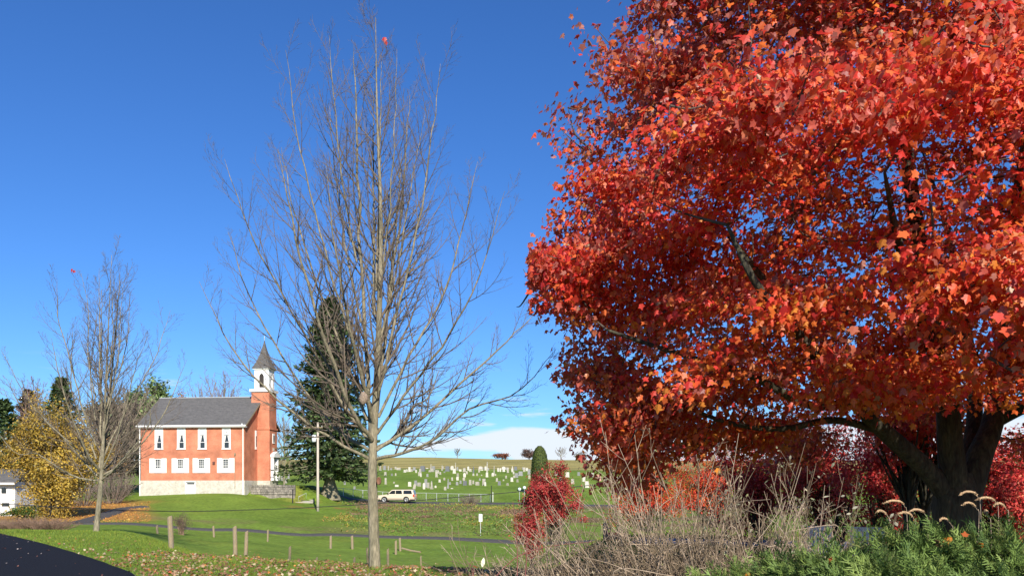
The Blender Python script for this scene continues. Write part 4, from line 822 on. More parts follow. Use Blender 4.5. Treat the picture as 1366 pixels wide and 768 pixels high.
b = MB(); b.box(-2.70, -2.55, -.95, .95, .42, .62).box(2.55, 2.72, -.95, .95, .44, .64); b.build('bumper', m_clad, suv)
b = MB(); b.add([(-1.24, -.8, 1.2), (-1.24, .8, 1.2), (-.68, .72, 1.68), (-.68, -.72, 1.68)], [(0, 1, 2, 3)]); b.v[-1][:, 0] -= .03; b.build('windscreen', m_cg, suv)
b = MB(); b.add([(2.56, -.8, 1.2), (2.56, .8, 1.2), (2.44, .7, 1.7), (2.44, -.7, 1.7)], [(0, 1, 2, 3)]); b.v[-1][:, 0] += .012; b.build('rear_window', m_cg, suv)
b = MB(); b.box(-2.4, 2.4, -.8, .8, .28, .42); b.build('underbody', m_black, suv)

# ------------------------------------------------------------------ gravestones
z6 = [(80,355,30,100,'o','p'),(145,345,50,65,'b','g'),(200,350,18,65,'t','p'),(240,345,30,30,'t','g'),(305,335,35,40,'t','p'),(155,430,40,60,'t','p'),(250,430,30,35,'t','g'),(305,430,25,40,'t','p'),(160,555,35,100,'t','p'),(280,540,20,25,'l','p'),(318,590,60,30,'k','w'),
 (510,585,55,70,'t','w'),(575,625,50,80,'l','p'),(600,570,50,75,'t','g'),(650,585,55,60,'k','p'),(440,380,40,40,'t','w'),(470,372,30,40,'r','w'),(508,370,40,70,'t','w'),(540,370,35,40,'t','p'),(578,350,50,50,'b','g'),(605,385,35,45,'r','w'),(665,385,40,60,'t','p'),(700,365,85,85,'b','d'),
 (650,432,35,60,'t','p'),(675,445,30,60,'r','w'),(770,445,35,45,'t','g'),(765,318,40,10,'k','w'),(822,300,20,70,'o','p'),(840,372,70,50,'b','p'),(860,345,55,60,'t','g'),(905,450,45,110,'t','p'),(960,412,30,40,'t','p'),(985,355,25,85,'o','p'),(1065,365,75,80,'b','d'),(1020,385,25,20,'t','g'),
 (720,625,45,95,'r','w'),(748,600,50,130,'t','g'),(785,610,40,85,'t','p'),(835,625,45,125,'o','p'),(890,605,35,35,'r','w'),(950,525,35,45,'t','w'),(1018,495,35,40,'r','p'),(1030,640,45,55,'r','p'),(1072,615,35,150,'o','g'),(1100,560,20,40,'t','g'),(1132,500,22,50,'t','p'),(1130,620,20,12,'k','w'),
 (1210,495,40,50,'k','w'),(1215,450,38,60,'t','p'),(1165,395,55,70,'b','w'),(1182,350,20,120,'o','p'),(1205,565,45,50,'b','g'),(1255,545,30,50,'t','g'),(1250,360,40,25,'k','w'),(1135,345,60,65,'r','w'),(1210,350,30,50,'t','g'),(1000,330,25,40,'t','p'),(930,395,30,50,'r','p'),(805,375,40,30,'t','p'),(350,345,70,35,'k','p')]
z7 = [(155,365,40,28,'k','w'),(215,375,55,60,'b','p'),(270,350,35,60,'r','w'),(300,370,50,45,'b','p'),(215,450,50,65,'r','w'),(205,500,40,45,'k','p'),(160,545,30,45,'t','g'),(222,570,65,70,'t','d'),(250,405,30,45,'t','p'),(300,565,45,80,'t','p'),(345,550,30,55,'t','p'),(348,385,25,95,'o','d'),(345,428,28,35,'t','w'),
 (400,428,28,35,'t','p'),(405,570,60,55,'k','p'),(430,380,30,50,'t','p'),(468,352,50,10,'k','w'),(452,308,72,45,'a','w'),(500,300,25,20,'k','d'),(465,428,25,18,'r','p'),(440,500,25,35,'t','g'),(545,375,28,160,'u','p'),(525,350,35,60,'t','w'),(545,450,45,75,'b','w'),(500,572,55,105,'t','p'),(517,577,38,60,'r','w'),(565,350,25,35,'t','g'),
 (630,437,45,55,'r','w'),(650,425,22,150,'o','p'),(668,430,25,30,'t','p'),(690,515,35,55,'t','p'),(725,568,55,65,'b','d'),(785,505,20,25,'l','p'),(710,370,35,60,'r','w'),(740,370,30,55,'r','w'),(790,370,45,40,'b','w'),(790,322,70,42,'a','w'),(850,385,35,80,'t','p'),(838,345,40,40,'t','g'),(845,573,42,40,'r','p'),(825,467,18,42,'t','p'),
 (910,515,45,65,'t','w'),(990,523,32,45,'t','p'),(918,375,38,60,'r','w'),(918,320,18,50,'o','w'),(965,350,55,58,'b','d'),(1035,430,80,68,'b','g'),(978,457,55,70,'t','g'),(940,460,30,40,'r','p'),(935,405,25,40,'t','w'),(1090,370,40,65,'t','p'),(1130,360,40,50,'r','w'),(1165,475,42,60,'r','p'),(1160,410,50,80,'t','g'),(1205,390,20,100,'o','w'),(1232,415,30,30,'b','g'),(1110,310,60,14,'k','p'),(1070,330,25,35,'t','g')]
G = [(500 + x * .0911, 595 + y * .0911, w_ * .0911, h_ * .0911, k, t) for x, y, w_, h_, k, t in z6] + [(600 + x * .0911, 595 + y * .0911, w_ * .0911, h_ * .0911, k, t) for x, y, w_, h_, k, t in z7]
rg = np.random.default_rng(12)
for x, y, w_, h_, k, t in [(742,634,5,6,'t','p'),(748,640,4,6,'r','w'),(757,636,6,7,'t','w'),(764,645,5,7,'t','p'),(772,634,4,5,'t','g'),(779,642,5,7,'r','w'),(783,650,6,9,'t','w'),(790,636,5,6,'t','p'),(799,641,7,9,'t','k'),(808,645,5,7,'r','w'),(815,636,5,6,'t','g'),(824,643,6,8,'t','p'),(838,640,5,7,'t','w'),
   (368,641,3,8,'t','w'),(372,640,3,8,'t','w'),(376,641,3.5,7,'t','p'),(381,644,4,7,'t','p'),(385,638,3,7,'t','g'),(379,628,4,8,'t','p'),(469,640,3.6,6,'r','w'),(460,646,3,5,'t','g'),(473,652,2.5,4,'t','g')]: G.append((x, y, w_, h_, k, t))
gm = {'p': mat('pale_marble', (.42, .39, .32), .8, .25, 1.5, color2=(.28, .265, .22)), 'w': mat('white_marble', (.52, .49, .42), .75, .22, 1.5), 'g': mat('grey_granite', (.24, .24, .235), .75, .25, 2), 'd': mat('dark_granite', (.15, .155, .165), .5, .15, 2), 'k': mat('pink_granite', (.55, .28, .22), .6, .15, 2)}
tone = {'p': 'pale weathered', 'w': 'bright white', 'g': 'grey', 'd': 'dark grey', 'k': 'pinkish'}
kn = {'o': 'slender obelisk', 'b': 'block monument', 't': 'square-topped headstone', 'r': 'round-topped headstone', 'l': 'leaning little headstone', 'k': 'low block stone', 'a': 'broad arched monument', 'u': 'tall pillar with urn'}
def stone(k, W_, Hh):
    b = MB(); d = max(.16, min(.4, W_ * .3)); w2 = W_ / 2
    if k == 'o': b.box(-w2, w2, -w2, w2, -.2, Hh * .12).box(-w2 * .8, w2 * .8, -w2 * .8, w2 * .8, Hh * .12, Hh * .3); b.rings([[(sx * w2 * s, sy * w2 * s, z) for sx, sy in ((-1, -1), (1, -1), (1, 1), (-1, 1))] for s, z in ((.62, Hh * .3), (.42, Hh * .93), (.05, Hh))])
    elif k == 'u': b.box(-w2, w2, -w2, w2, -.2, Hh * .15).box(-w2 * .75, w2 * .75, -w2 * .75, w2 * .75, Hh * .15, Hh * .8).box(-w2 * .95, w2 * .95, -w2 * .95, w2 * .95, Hh * .8, Hh * .84); b.lathe([(w2 * .3, Hh * .84), (w2 * .7, Hh * .92), (w2 * .4, Hh * .96), (.05, Hh)], (0, 0, 0), 10)
    elif k in 'b': b.box(-w2, w2, -d, d, -.2, Hh * .22); b.prism([(-w2 * .85, Hh * .22), (w2 * .85, Hh * .22), (w2 * .85, Hh * .92), (w2 * .6, Hh), (-w2 * .6, Hh), (-w2 * .85, Hh * .92)], -d * .7, d * .7)
    elif k == 'a': b.box(-w2, w2, -d, d, -.2, Hh * .2); b.prism([(-w2 * .9, Hh * .2), (w2 * .9, Hh * .2)] + [(w2 * .9 * math.cos(a), Hh * .5 + Hh * .5 * math.sin(a)) for a in np.linspace(0, math.pi, 11)], -d * .7, d * .7)
    elif k == 'k': b.box(-w2, w2, -d, d, -.2, Hh * .85); b.prism([(-w2, Hh * .85), (w2, Hh * .85), (w2 * .92, Hh), (-w2 * .92, Hh)], -d, d)
    elif k == 't': b.box(-w2 * 1.1, w2 * 1.1, -d * .8, d * .8, -.2, .12); b.prism([(-w2 * .93, .12), (w2 * .93, .12), (w2 * .93, Hh * .95), (w2 * .8, Hh), (-w2 * .8, Hh), (-w2 * .93, Hh * .95)], -d / 2, d / 2)
    else: b.prism([(-w2 * .9, -.2), (w2 * .9, -.2)] + [(w2 * .9 * math.cos(a), Hh - w2 * .9 + w2 * .9 * math.sin(a)) for a in np.linspace(0, math.pi, 9)], -d / 2, d / 2)
    return b
ORD = lambda n: {1: 'first', 2: 'second', 3: 'third', 4: 'fourth', 5: 'fifth', 6: 'sixth', 7: 'seventh', 8: 'eighth', 9: 'ninth', 10: 'tenth', 11: 'eleventh', 12: 'twelfth'}.get(n, str(n) + ('st' if n % 10 == 1 and n != 11 else 'nd' if n % 10 == 2 else 'rd' if n % 10 == 3 else 'th'))
def zone(px_, py_):
    if px_ < 480: return 'beside the church' if px_ < 400 else 'under the big spruce'
    if px_ > 732: return 'behind the dry shrubs'
    r_ = 'in the front rows' if py_ > 643 else 'in the middle rows' if py_ > 633.5 else 'in the back rows'
    return r_
cnt = {}; tot = {}
for g_ in G: kk = (g_[4], g_[5], zone(g_[0], g_[1])); tot[kk] = tot.get(kk, 0) + 1
for g_ in sorted(G):
    px_, py_, w_, h_, k, t = g_; kk = (k, t, zone(px_, py_)); cnt[kk] = cnt.get(kk, 0) + 1
    p_ = gat(px_, py_, 121, 222); mpp = p_[1] / F
    o = stone(k, max(w_ * mpp * .86, .33), h_ * mpp * .95).build('gravestone', gm[t], loc=tuple(p_)); o.rotation_euler = (rg.normal() * .02, rg.normal() * .02 + (.18 if k == 'l' else 0), math.radians(rg.normal() * 12 - 8))
    lab = f"{tone[t]} {kn[k]} {kk[2]}" + (f", {ORD(cnt[kk])} such from the left" if tot[kk] > 1 else '')
    tag(o, lab, 'gravestone', 'gravestones in the hillside cemetery')
# ------------------------------------------------------------------ the red maple
MX, MY = (1277 - 683) / F * 11.5, 11.5
mb0 = np.array([MX, MY, 0.]); maple = empty('red_maple', tuple(mb0), 0, 'huge maple with fiery red leaves and dark forked trunk filling the right side', 'tree')
rm = np.random.default_rng(77)
# radius profile of the crown by height
MZ = [1.6, 2.1, 2.6, 3.2, 4.2, 4.9, 5.7, 6.4, 7.3, 8.3, 9.2, 9.9, 10.3]; MR = [4.5, 4.9, 5.15, 5.2, 5.6, 5.7, 4.8, 5.0, 4.9, 4.0, 3.0, 1.8, .4]
FORK = np.array([MX - .05, MY, 1.75])
def mp(px, py, D): return P(px, py, D)
limbsM = [
 ([mb0 + [0, 0, 1.3], mp(1238, 628, 11.4), mp(1185, 580, 11.0), mp(1135, 530, 10.7), mp(1095, 480, 10.4), mp(1040, 400, 10.0), mp(960, 300, 9.8)], .145),
 ([mb0 + [0, 0, 1.35], mp(1268, 600, 11.4), mp(1262, 520, 11.3), mp(1240, 400, 11.3), mp(1215, 250, 11.2), mp(1200, 80, 11.3), mp(1190, -120, 11.5)], .19),
 ([mb0 + [.08, 0, 1.3], mp(1308, 605, 11.6), mp(1325, 560, 11.8), mp(1345, 450, 12.2), mp(1400, 300, 12.6), mp(1480, 150, 12.9), mp(1530, 0, 13.)], .19),
 ([mb0 + [.05, .1, 1.35], mp(1300, 560, 12.2), mp(1290, 450, 13.0), mp(1270, 330, 14.0), mp(1230, 200, 14.8)], .13),
 ([mp(1180, 575, 11.0), mp(1110, 560, 10.9), mp(1040, 572, 10.8), mp(960, 560, 10.6), mp(870, 520, 10.4)], .045),
 ([mp(1140, 535, 10.7), mp(1080, 540, 10.2), mp(1000, 500, 9.8), mp(900, 470, 9.6), mp(810, 440, 9.5)], .05),
 ([mp(1330, 560, 11.9), mp(1400, 520, 11.2), mp(1470, 440, 10.6), mp(1560, 380, 10.2)], .10),
 ([mp(1262, 520, 11.3), mp(1250, 480, 10.2), mp(1228, 420, 9.6), mp(1200, 330, 9.0), mp(1180, 230, 8.6)], .10),
 ([mp(1345, 450, 12.2), mp(1330, 400, 11.0), mp(1350, 300, 9.6), mp(1370, 160, 8.8)], .12),
 ([mp(1095, 480, 10.4), mp(1060, 440, 9.2), mp(1010, 380, 8.2), mp(970, 300, 8.2)], .06),
]
PL = bez_paths([a for a, r_ in limbsM], 26); RL = np.stack([r_ * (1 - np.linspace(0, 1, 26)) ** .8 * .92 + .015 for a, r_ in limbsM])
tr_ = bez_paths([[mb0 + [0.02, 0, -.3], mb0 + [0, 0, .2], mb0 + [-.02, 0, .8], mb0 + [0, 0, 1.35], mb0 + [.03, 0, 1.8]]], 16); rt_ = np.interp(np.linspace(0, 1, 16), [0, .2, .35, .55, .8, 1], [.50, .40, .31, .30, .31, .16])[None]
V, Fq = tubes(tr_, rt_, 28); n_ = vnoise(V[:, 0] * 3 + V[:, 1] * 2, V[:, 2] * .8, .5, 3); ctr = np.array([MX, MY]); dv = V[:, :2] - ctr; aa = np.arctan2(dv[:, 1], dv[:, 0]); V[:, :2] = ctr + dv * (1 + .10 * np.sin(aa * 5 + V[:, 2])[:, None] * np.clip(1.2 - V[:, 2], .2, 1)[:, None] + .06 * (n_ - .5)[:, None])
V2, F2 = tubes(PL, RL, 12); mesh_np('trunk', np.concatenate([V, V2]), [Fq, F2 + len(V)], m_mbark, maple, smooth=True)
# targets: twig clusters in the crown volume, mostly near the surface
def crown_targets(n, r, ymin=-99, ymax=99):
    out_ = []
    while len(out_) < n:
        z = r.uniform(MZ[0], MZ[-1]); R_ = np.interp(z, MZ, MR); a = r.uniform(0, 2 * np.pi); q = r.random() ** .36
        lob = 1 + .06 * math.sin(3 * a + z * 1.7) + .085 * math.sin(8 * a - z * 2.6 + 1) * math.sin(z * 3.1 + a)
        if r.random() > (R_ / 5.6) ** 1: continue
        p_ = np.array([MX + math.cos(a) * R_ * q * lob, MY + math.sin(a) * R_ * q * lob, z])
        # hollow the inside, keep a thin space above the fork
        if q < .35 and z < 5: continue
        und = 2.3 + .25 * math.sin(a * 4)
        side = max(0, -math.cos(a)) * (q > .5)
        if p_[2] < und - (.55 if p_[1] > MY - 2.5 else .4) * side and math.hypot(p_[0] - MX, p_[1] - MY) < 4.9: continue
        if p_[1] < MY - 1.5 and p_[2] < 1.6 + .082 * p_[1] + .34 + .1 * (p_[0] < MX - 1.5): continue
        if not (ymin <= p_[1] <= ymax): continue
        if vnoise(np.array([p_[0] + p_[1] * .4]), np.array([p_[2] + p_[1] * .3]), .8, 5)[0] < .22: continue
        out_.append(p_)
    return np.array(out_)
def padded(n_pad, per, n_uni, **kw):
    c = crown_targets(n_pad, rm, **kw); k = rm.poisson(per, len(c)) + 1; i = np.repeat(np.arange(len(c)), k)
    ow_ = unit((c - [MX, MY, 4.])[:, :2]); o_ = rm.normal(size=(len(i), 3)) * [.36, .36, .10]; o_ = np.clip(o_, -.7, .7); rad_ = (o_[:, :2] * ow_[i]).sum(1); o_[:, 2] -= .45 * rad_
    return np.vstack([c[i] + o_, crown_targets(n_uni, rm, **kw)])
T = np.vstack([padded(330, 5.6, 420, ymax=MY + 1), padded(90, 4, 120, ymin=MY + 1)])
tpx = 683 + F * T[:, 0] / T[:, 1]; tpy = HY - F * (T[:, 2] - EYE) / T[:, 1]; T = T[~((tpx > 850) & (tpx < 1010) & (tpy > 606)) & (tpy < 640)]
fc = np.array([P(rm.uniform(1150, 1245), rm.uniform(480, 535), rm.uniform(8.8, 10.2)) for _ in range(6)] + [P(rm.uniform(775, 860), rm.uniform(560, 612), rm.uniform(10.5, 13.)) for _ in range(6)] + [P(rm.uniform(860, 1040), rm.uniform(560, 590), rm.uniform(11., 13.5)) for _ in range(5)] + [P(rm.uniform(732, 800), rm.uniform(322, 405), rm.uniform(9.8, 11.5)) for _ in range(9)]); T = np.vstack([T, np.repeat(fc, 6, 0) + rm.normal(size=(len(fc) * 6, 3)) * [.3, .3, .10]])
tpx = 683 + F * T[:, 0] / T[:, 1]; tpy = HY - F * (T[:, 2] - EYE) / T[:, 1]; T = T[~((tpx < 772) & (tpy > 470)) & ~((tpx < 800) & (tpy > 575))]
nodes = PL[:, 4:].reshape(-1, 3); ncnt = len(nodes); cand = nodes
d0 = np.array([np.min(np.linalg.norm(cand - t, axis=1)) for t in T]); order = np.argsort(d0)
paths, radii = [], []; nodes_l = [nodes]
allp = np.zeros((ncnt + len(T) * 6, 3)); allp[:ncnt] = nodes; m = ncnt; acc = np.zeros(len(allp)); acc[:ncnt] = 0
for i in order:
    t = T[i]; dd = allp[:m] - t; dist = np.linalg.norm(dd, axis=1) + .25 * np.maximum(dd[:, 2], 0) * 2 + .12 * acc[:m]
    j = int(np.argmin(dist)); a = allp[j].copy(); L = np.linalg.norm(t - a); mid = (a + t) / 2 + rm.normal(size=3) * .07 * L + [0, 0, -.08 * L]
    pth = bez_paths([[a, mid, t]], 7)[0]; paths.append(pth); r0 = .008 + .011 * min(L, 1.6); radii.append(np.linspace(r0, .004, 7))
    allp[m:m + 5] = pth[2:]; acc[m:m + 5] = acc[j] + L; m += 5
PT = np.array(paths); RT = np.array(radii)
tube_mesh('branch', [(PT, RT, 5)], mat('maple_twig', (.07, .055, .045), .9, .2, 5, color2=(.11, .09, .07)), maple)
# leaves: hanging in flattened sprays around each twig end
nl = np.where(PT[:, -1, 1] < MY + 1, 84, 60); ci = np.repeat(np.arange(len(PT)), nl); n = len(ci)
t_ = rm.uniform(.35, 1.05, n); fi = np.clip(t_ * 6, 0, 5.999); i_ = fi.astype(int); f_ = (fi - i_)[:, None]
pos = PT[ci, i_] * (1 - f_) + PT[ci, i_ + 1] * f_
outw = pos - np.array([MX, MY, 4.0]); outw[:, 2] *= .6; outw = unit(outw)
pos += np.clip(rm.normal(size=(n, 3)), -2, 2) * np.array([.20, .20, .10]) + np.array([0, 0, -.03]) + outw * .05
cn_ = rm.normal(size=(len(PT), 3)) * .42; nrm = unit(outw * .55 + np.array([0, 0, .45]) + cn_[ci] + rm.normal(size=(n, 3)) * .5); tip = outw * .35 + np.array([0, 0, -1.]) + rm.normal(size=(n, 3)) * .45
u = fb(pos[:, 0] * 1.0 + pos[:, 1] * .6, pos[:, 2], 1.6, 7); inner = np.clip(1 - np.hypot(pos[:, 0] - MX, pos[:, 1] - MY) / np.interp(pos[:, 2], MZ, MR), 0, 1)
RED = np.array([(.84, .115, .045), (.78, .075, .045), (.86, .19, .055), (.62, .045, .035)]); ORG = np.array([(.70, .17, .03), (.74, .27, .04), (.62, .13, .03)]); DUL = np.array([(.42, .13, .10), (.50, .20, .14), (.34, .07, .06)])
cR = RED[rm.integers(0, 4, n)]; cO = ORG[rm.integers(0, 3, n)]; cD = DUL[rm.integers(0, 3, n)]
po = np.clip(.16 + .55 * inner + .5 * (u - .5) + .22 * (pos[:, 2] < 3.6), 0, .8); pdl = np.clip(.06 + .30 * (pos[:, 2] > 5.5) * (pos[:, 0] < MX - 2) + .2 * (pos[:, 2] > 6.2), 0, .5)
s_ = rm.random(n); cols = np.where((s_ < pdl)[:, None], cD, np.where((s_ < pdl + po * (1 - pdl))[:, None], cO, cR)); cols = np.clip(cols * (1 + rm.normal(size=(n, 1)) * .13), .01, .9)
cols[rm.random(n) < .012] = (.62, .46, .30)
size = rm.uniform(.045, .105, n); front = pos[:, 1] < MY + .5
okl = (683 + F * pos[:, 0] / pos[:, 1] > 706); front &= okl; back_ = okl & ~(pos[:, 1] < MY + .5)
V1, F1, k1 = leaf_mesh('maple', pos[front], nrm[front], tip[front], size[front], rm, .5); V2, F2, k2_ = leaf_mesh('maple_s', pos[back_], nrm[back_], tip[back_], size[back_] * 1.12, rm, .3)
cc = np.concatenate([np.repeat(cols[front], k1, 0), np.repeat(cols[back_], k2_, 0)])
mesh_np('crown', np.concatenate([V1, V2]), np.concatenate([F1, F2 + len(V1)]), m_leafr, maple, col=cc)

# ------------------------------------------------------------------ red shrubs and trees behind
CR = [(.38, .035, .035), (.46, .06, .05), (.26, .022, .025), (.46, .17, .10)]; OR = [(.60, .09, .03), (.55, .05, .03), (.66, .17, .04), (.45, .04, .03)]
leafy('burning_bush', gy(736, 34), ztop(609, 34), 1.35, 1.2, CR, [3, 3, 2, 1], 16000, .085, 'crimson conical bush left of the dry shrubs beside the cemetery view', 'shrub', 'red bushes', seed=40, clumps=120, low=.33, cr_=.18, trunk_r=.035, stems=5, shape=1.5, power=.55)
leafy('burning_bush', gy(706, 33), ztop(664, 33), .75, .7, CR, [3, 3, 2, 1], 6500, .08, 'low crimson bush at the left foot of the conical crimson bush', 'shrub', 'red bushes', seed=41, clumps=50, low=.25, cr_=.25, trunk_r=.03, stems=4)
leafy('burning_bush', gy(862, 36), ztop(603, 36), 1.8, 1.3, OR, [3, 3, 2, 1], 14000, .085, 'orange red bush glowing behind the dry shrubs, left of its wider twin', 'shrub', 'red bushes', seed=42, clumps=150, low=.02, cr_=.18, trunk_r=.04, stems=5)
leafy('burning_bush', gy(942, 37), ztop(588, 37), 2.0, 1.4, OR, [3, 3, 2, 1], 15000, .085, 'wider orange red bush behind the dry shrubs below the maple crown', 'shrub', 'red bushes', seed=43, clumps=150, low=.02, cr_=.18, trunk_r=.04, stems=5)
for i, (px_, D_, pt_, rx_, lab) in enumerate([(1008, 24, 574, 1.4, 'crimson bush in half shade directly behind the tallest dry stems'), (1090, 22, 518, 1.6, 'crimson bush in shade left of the maple fork, below its long limb'), (1185, 20.5, 515, 1.5, 'crimson bush with dark stems immediately left of the maple trunk'), (1345, 18.5, 560, 1.5, 'bright rosy red bush right of the maple trunk'), (1440, 20, 560, 1.6, 'rosy red bush cut by the right edge of the photo')]):
    leafy('burning_bush', gy(px_, D_), ztop(pt_, D_), rx_, 1.2, [(.60, .05, .045), (.68, .09, .06), (.48, .035, .035), (.70, .22, .13)], [3, 3, 2, 1], 16000, .08, lab, 'shrub', 'red bushes', seed=44 + i, clumps=150, low=.03, cr_=.18, trunk_r=.05, stems=4, bark=m_mbark)
for px_, D_, lab in ((1212, 17, 'dark slim trunk in shadow left of the maple, the left one of two'), (1233, 17.2, 'dark slim trunk in shadow nearest the left side of the maple trunk')):
    p_ = gy(px_, D_); leafy('small_maple', p_, 3.9, 1.2, 1.2, RED, [1, 1, 1, 1], 2500, .09, lab, 'tree', 'slim maples behind the big maple', seed=60 + px_, clumps=40, low=.45, trunk_r=.13, bark=m_mbark, kind='maple_s', mtl=m_leafr)

# ------------------------------------------------------------------ dry shrubs in the middle foreground
m_straw = mat('straw_stem', (.25, .18, .12), .85, .25, 6, color2=(.44, .34, .24)); m_bstem = mat('brown_stem', (.13, .095, .06), .9, .25, 6, color2=(.23, .17, .105))
SH = [(700, 7.6, 1.5, .75, 34, (-.25, 0), 'sparse straw-coloured stems at the left end of the dry shrubs', m_straw),
      (768, 7.2, 1.72, .85, 64, (-.38, 0), 'dry tan shrub leaning left in front of the conical crimson bush', m_straw),
      (838, 6.8, 1.85, .8, 80, (-.42, 0), 'dry tan shrub leaning left with pale stems before the orange bushes', m_straw),
      (905, 6.5, 1.80, .8, 70, (-.25, 0), 'dry brown shrub in the middle of the row, below the maple crown', m_bstem),
      (978, 6.6, 1.82, .8, 62, (-.05, 0), 'dry straw shrub with upright stems left of the juniper', m_straw),
      (1062, 6.9, 1.72, .8, 62, (.05, 0), 'dry shrub with grey-green leaf remnants next to the juniper', m_bstem)]
for i, (px_, D_, h_, rad_, n_, lean, lab, m_) in enumerate(SH):
    bx = (px_ - 683) / F * D_ - lean[0] * .8
    root, P1, P2, P3 = twiggy('dry_shrub', (bx, D_, 0), h_ + (.05 if i < 2 else .28), rad_ * 1.08, int(n_ * (.62 if i < 2 else 1 if i < 3 else 1.25)), lab, 'shrub', 'dried garden shrubs', m_, .0030, 70 + i, 5, 2, .5, 'stem', lean)
    r = np.random.default_rng(90 + i)
    # tangle of short dead twigs low down
    q = 560; a = r.random(q) * 2 * np.pi; rr2 = r.random(q) ** .5 * rad_; s0 = np.stack([bx + np.cos(a) * rr2, D_ + np.sin(a) * rr2, h_ * .60 * r.random(q) ** 1.3], 1); dr_ = unit(r.normal(size=(q, 3)) + [lean[0], 0, .9]); L = r.uniform(.15, .5, q)[:, None]
    pts = np.stack([s0, s0 + dr_ * L * .5 + r.normal(size=(q, 3)) * .03, s0 + dr_ * L + r.normal(size=(q, 3)) * .05], 1); tag(tube_mesh('dead_twigs', [(bez_paths(pts, 5), np.full((q, 5), .0024), 3)], m_bstem, root), kind='stuff')
    q = 34; a = r.random(q) * 2 * np.pi; rr2 = r.random(q) ** .5 * rad_; s0 = np.stack([bx + np.cos(a) * rr2, D_ + np.sin(a) * rr2 - .1, r.uniform(.1, h_ * .7, q)], 1); dr_ = unit(r.normal(size=(q, 3)) * [1, .5, .55] + [lean[0], 0, .35]); L = r.uniform(.3, .75, q)[:, None]
    tube_mesh('bent_canes', [(bez_paths(np.stack([s0, s0 + dr_ * L * .5 + [0, 0, .05] + r.normal(size=(q, 3)) * .06, s0 + dr_ * L + [0, 0, -.04] + r.normal(size=(q, 3)) * .1], 1), 9), np.linspace(.0042, .002, 9)[None].repeat(q, 0), 4)], m_straw, root)['kind'] = 'stuff'
    # seed heads and curled leaf scraps at the twig ends
    ends = np.concatenate([P3[:, -1], P3[:, 2], P2[:, -1]]); ends = ends[r.random(len(ends)) < (.6 if i == 5 else .22)]; k_ = len(ends)
    ends = ends + r.normal(size=ends.shape) * .01; pal = [(.30, .30, .20), (.38, .36, .26), (.24, .26, .14)] if i == 5 else [(.42, .34, .22), (.32, .23, .14), (.50, .42, .28), (.24, .24, .10)]
    tag(leaves_obj('seed_head', 'oval', ends, r.normal(size=(k_, 3)), r.normal(size=(k_, 3)) + [0, 0, .2 if i != 5 else -.6], r.uniform(.012, .035 if i != 5 else .055, k_), pick(pal, [1] * len(pal), k_, r), m_leaf, root, .5), kind='stuff')
# the low bramble with yellow-green leaves
root, P1, P2, P3 = twiggy('bramble', (-.38, 7.3, 0), .98, .55, 26, 'low bramble with yellow-green leaves and one white leaf left of the dry shrubs', 'shrub', None, mat('red_stem', (.20, .07, .06), .7, .2, 5), .004, 88, 5, 2, .7)
e = np.concatenate([P2[:, -1], P2[:, 3], P3[:, -1]]); k_ = len(e); leaves_obj('crown', 'oval', e, rm.normal(size=(k_, 3)) * .5 + [0, -.6, .6], rm.normal(size=(k_, 3)) + [0, 0, -.4], rm.uniform(.04, .085, k_), pick([(.16, .20, .04), (.30, .28, .05), (.08, .12, .03), (.42, .30, .06), (.3, .07, .04)], [3, 2, 3, 1, .5], k_), m_leaf, root)
leaves_obj('leaf', 'oval', P(643, 756, 7.0)[None], np.array([[.1, -1, .3]]), np.array([[.2, 0, 1.]]), np.array([.085]), np.array([[.75, .76, .55]]), m_leaf, root)
# red bramble canes crossing the shrubs
rc = np.random.default_rng(17); canes = [[(690, 770), (690, 735), (688, 700), (684, 668)], [(655, 775), (690, 742), (735, 728), (790, 722)], [(700, 780), (703, 720), (697, 690), (699, 664)]]
cn = bez_paths([[P(a, c, 6.6) for a, c in q] for q in canes], 16); o = tube_mesh('bramble_cane', [(cn, np.full((3, 16), .005) * (1 - .6 * np.linspace(0, 1, 16)), 5)], mat('red_stem', (0, 0, 0))); tag(o, 'thin dark red bramble canes arching through the dry stems', 'bramble')
for px_, py_, lab in ((693, 737, None), (798, 660, None)): pass

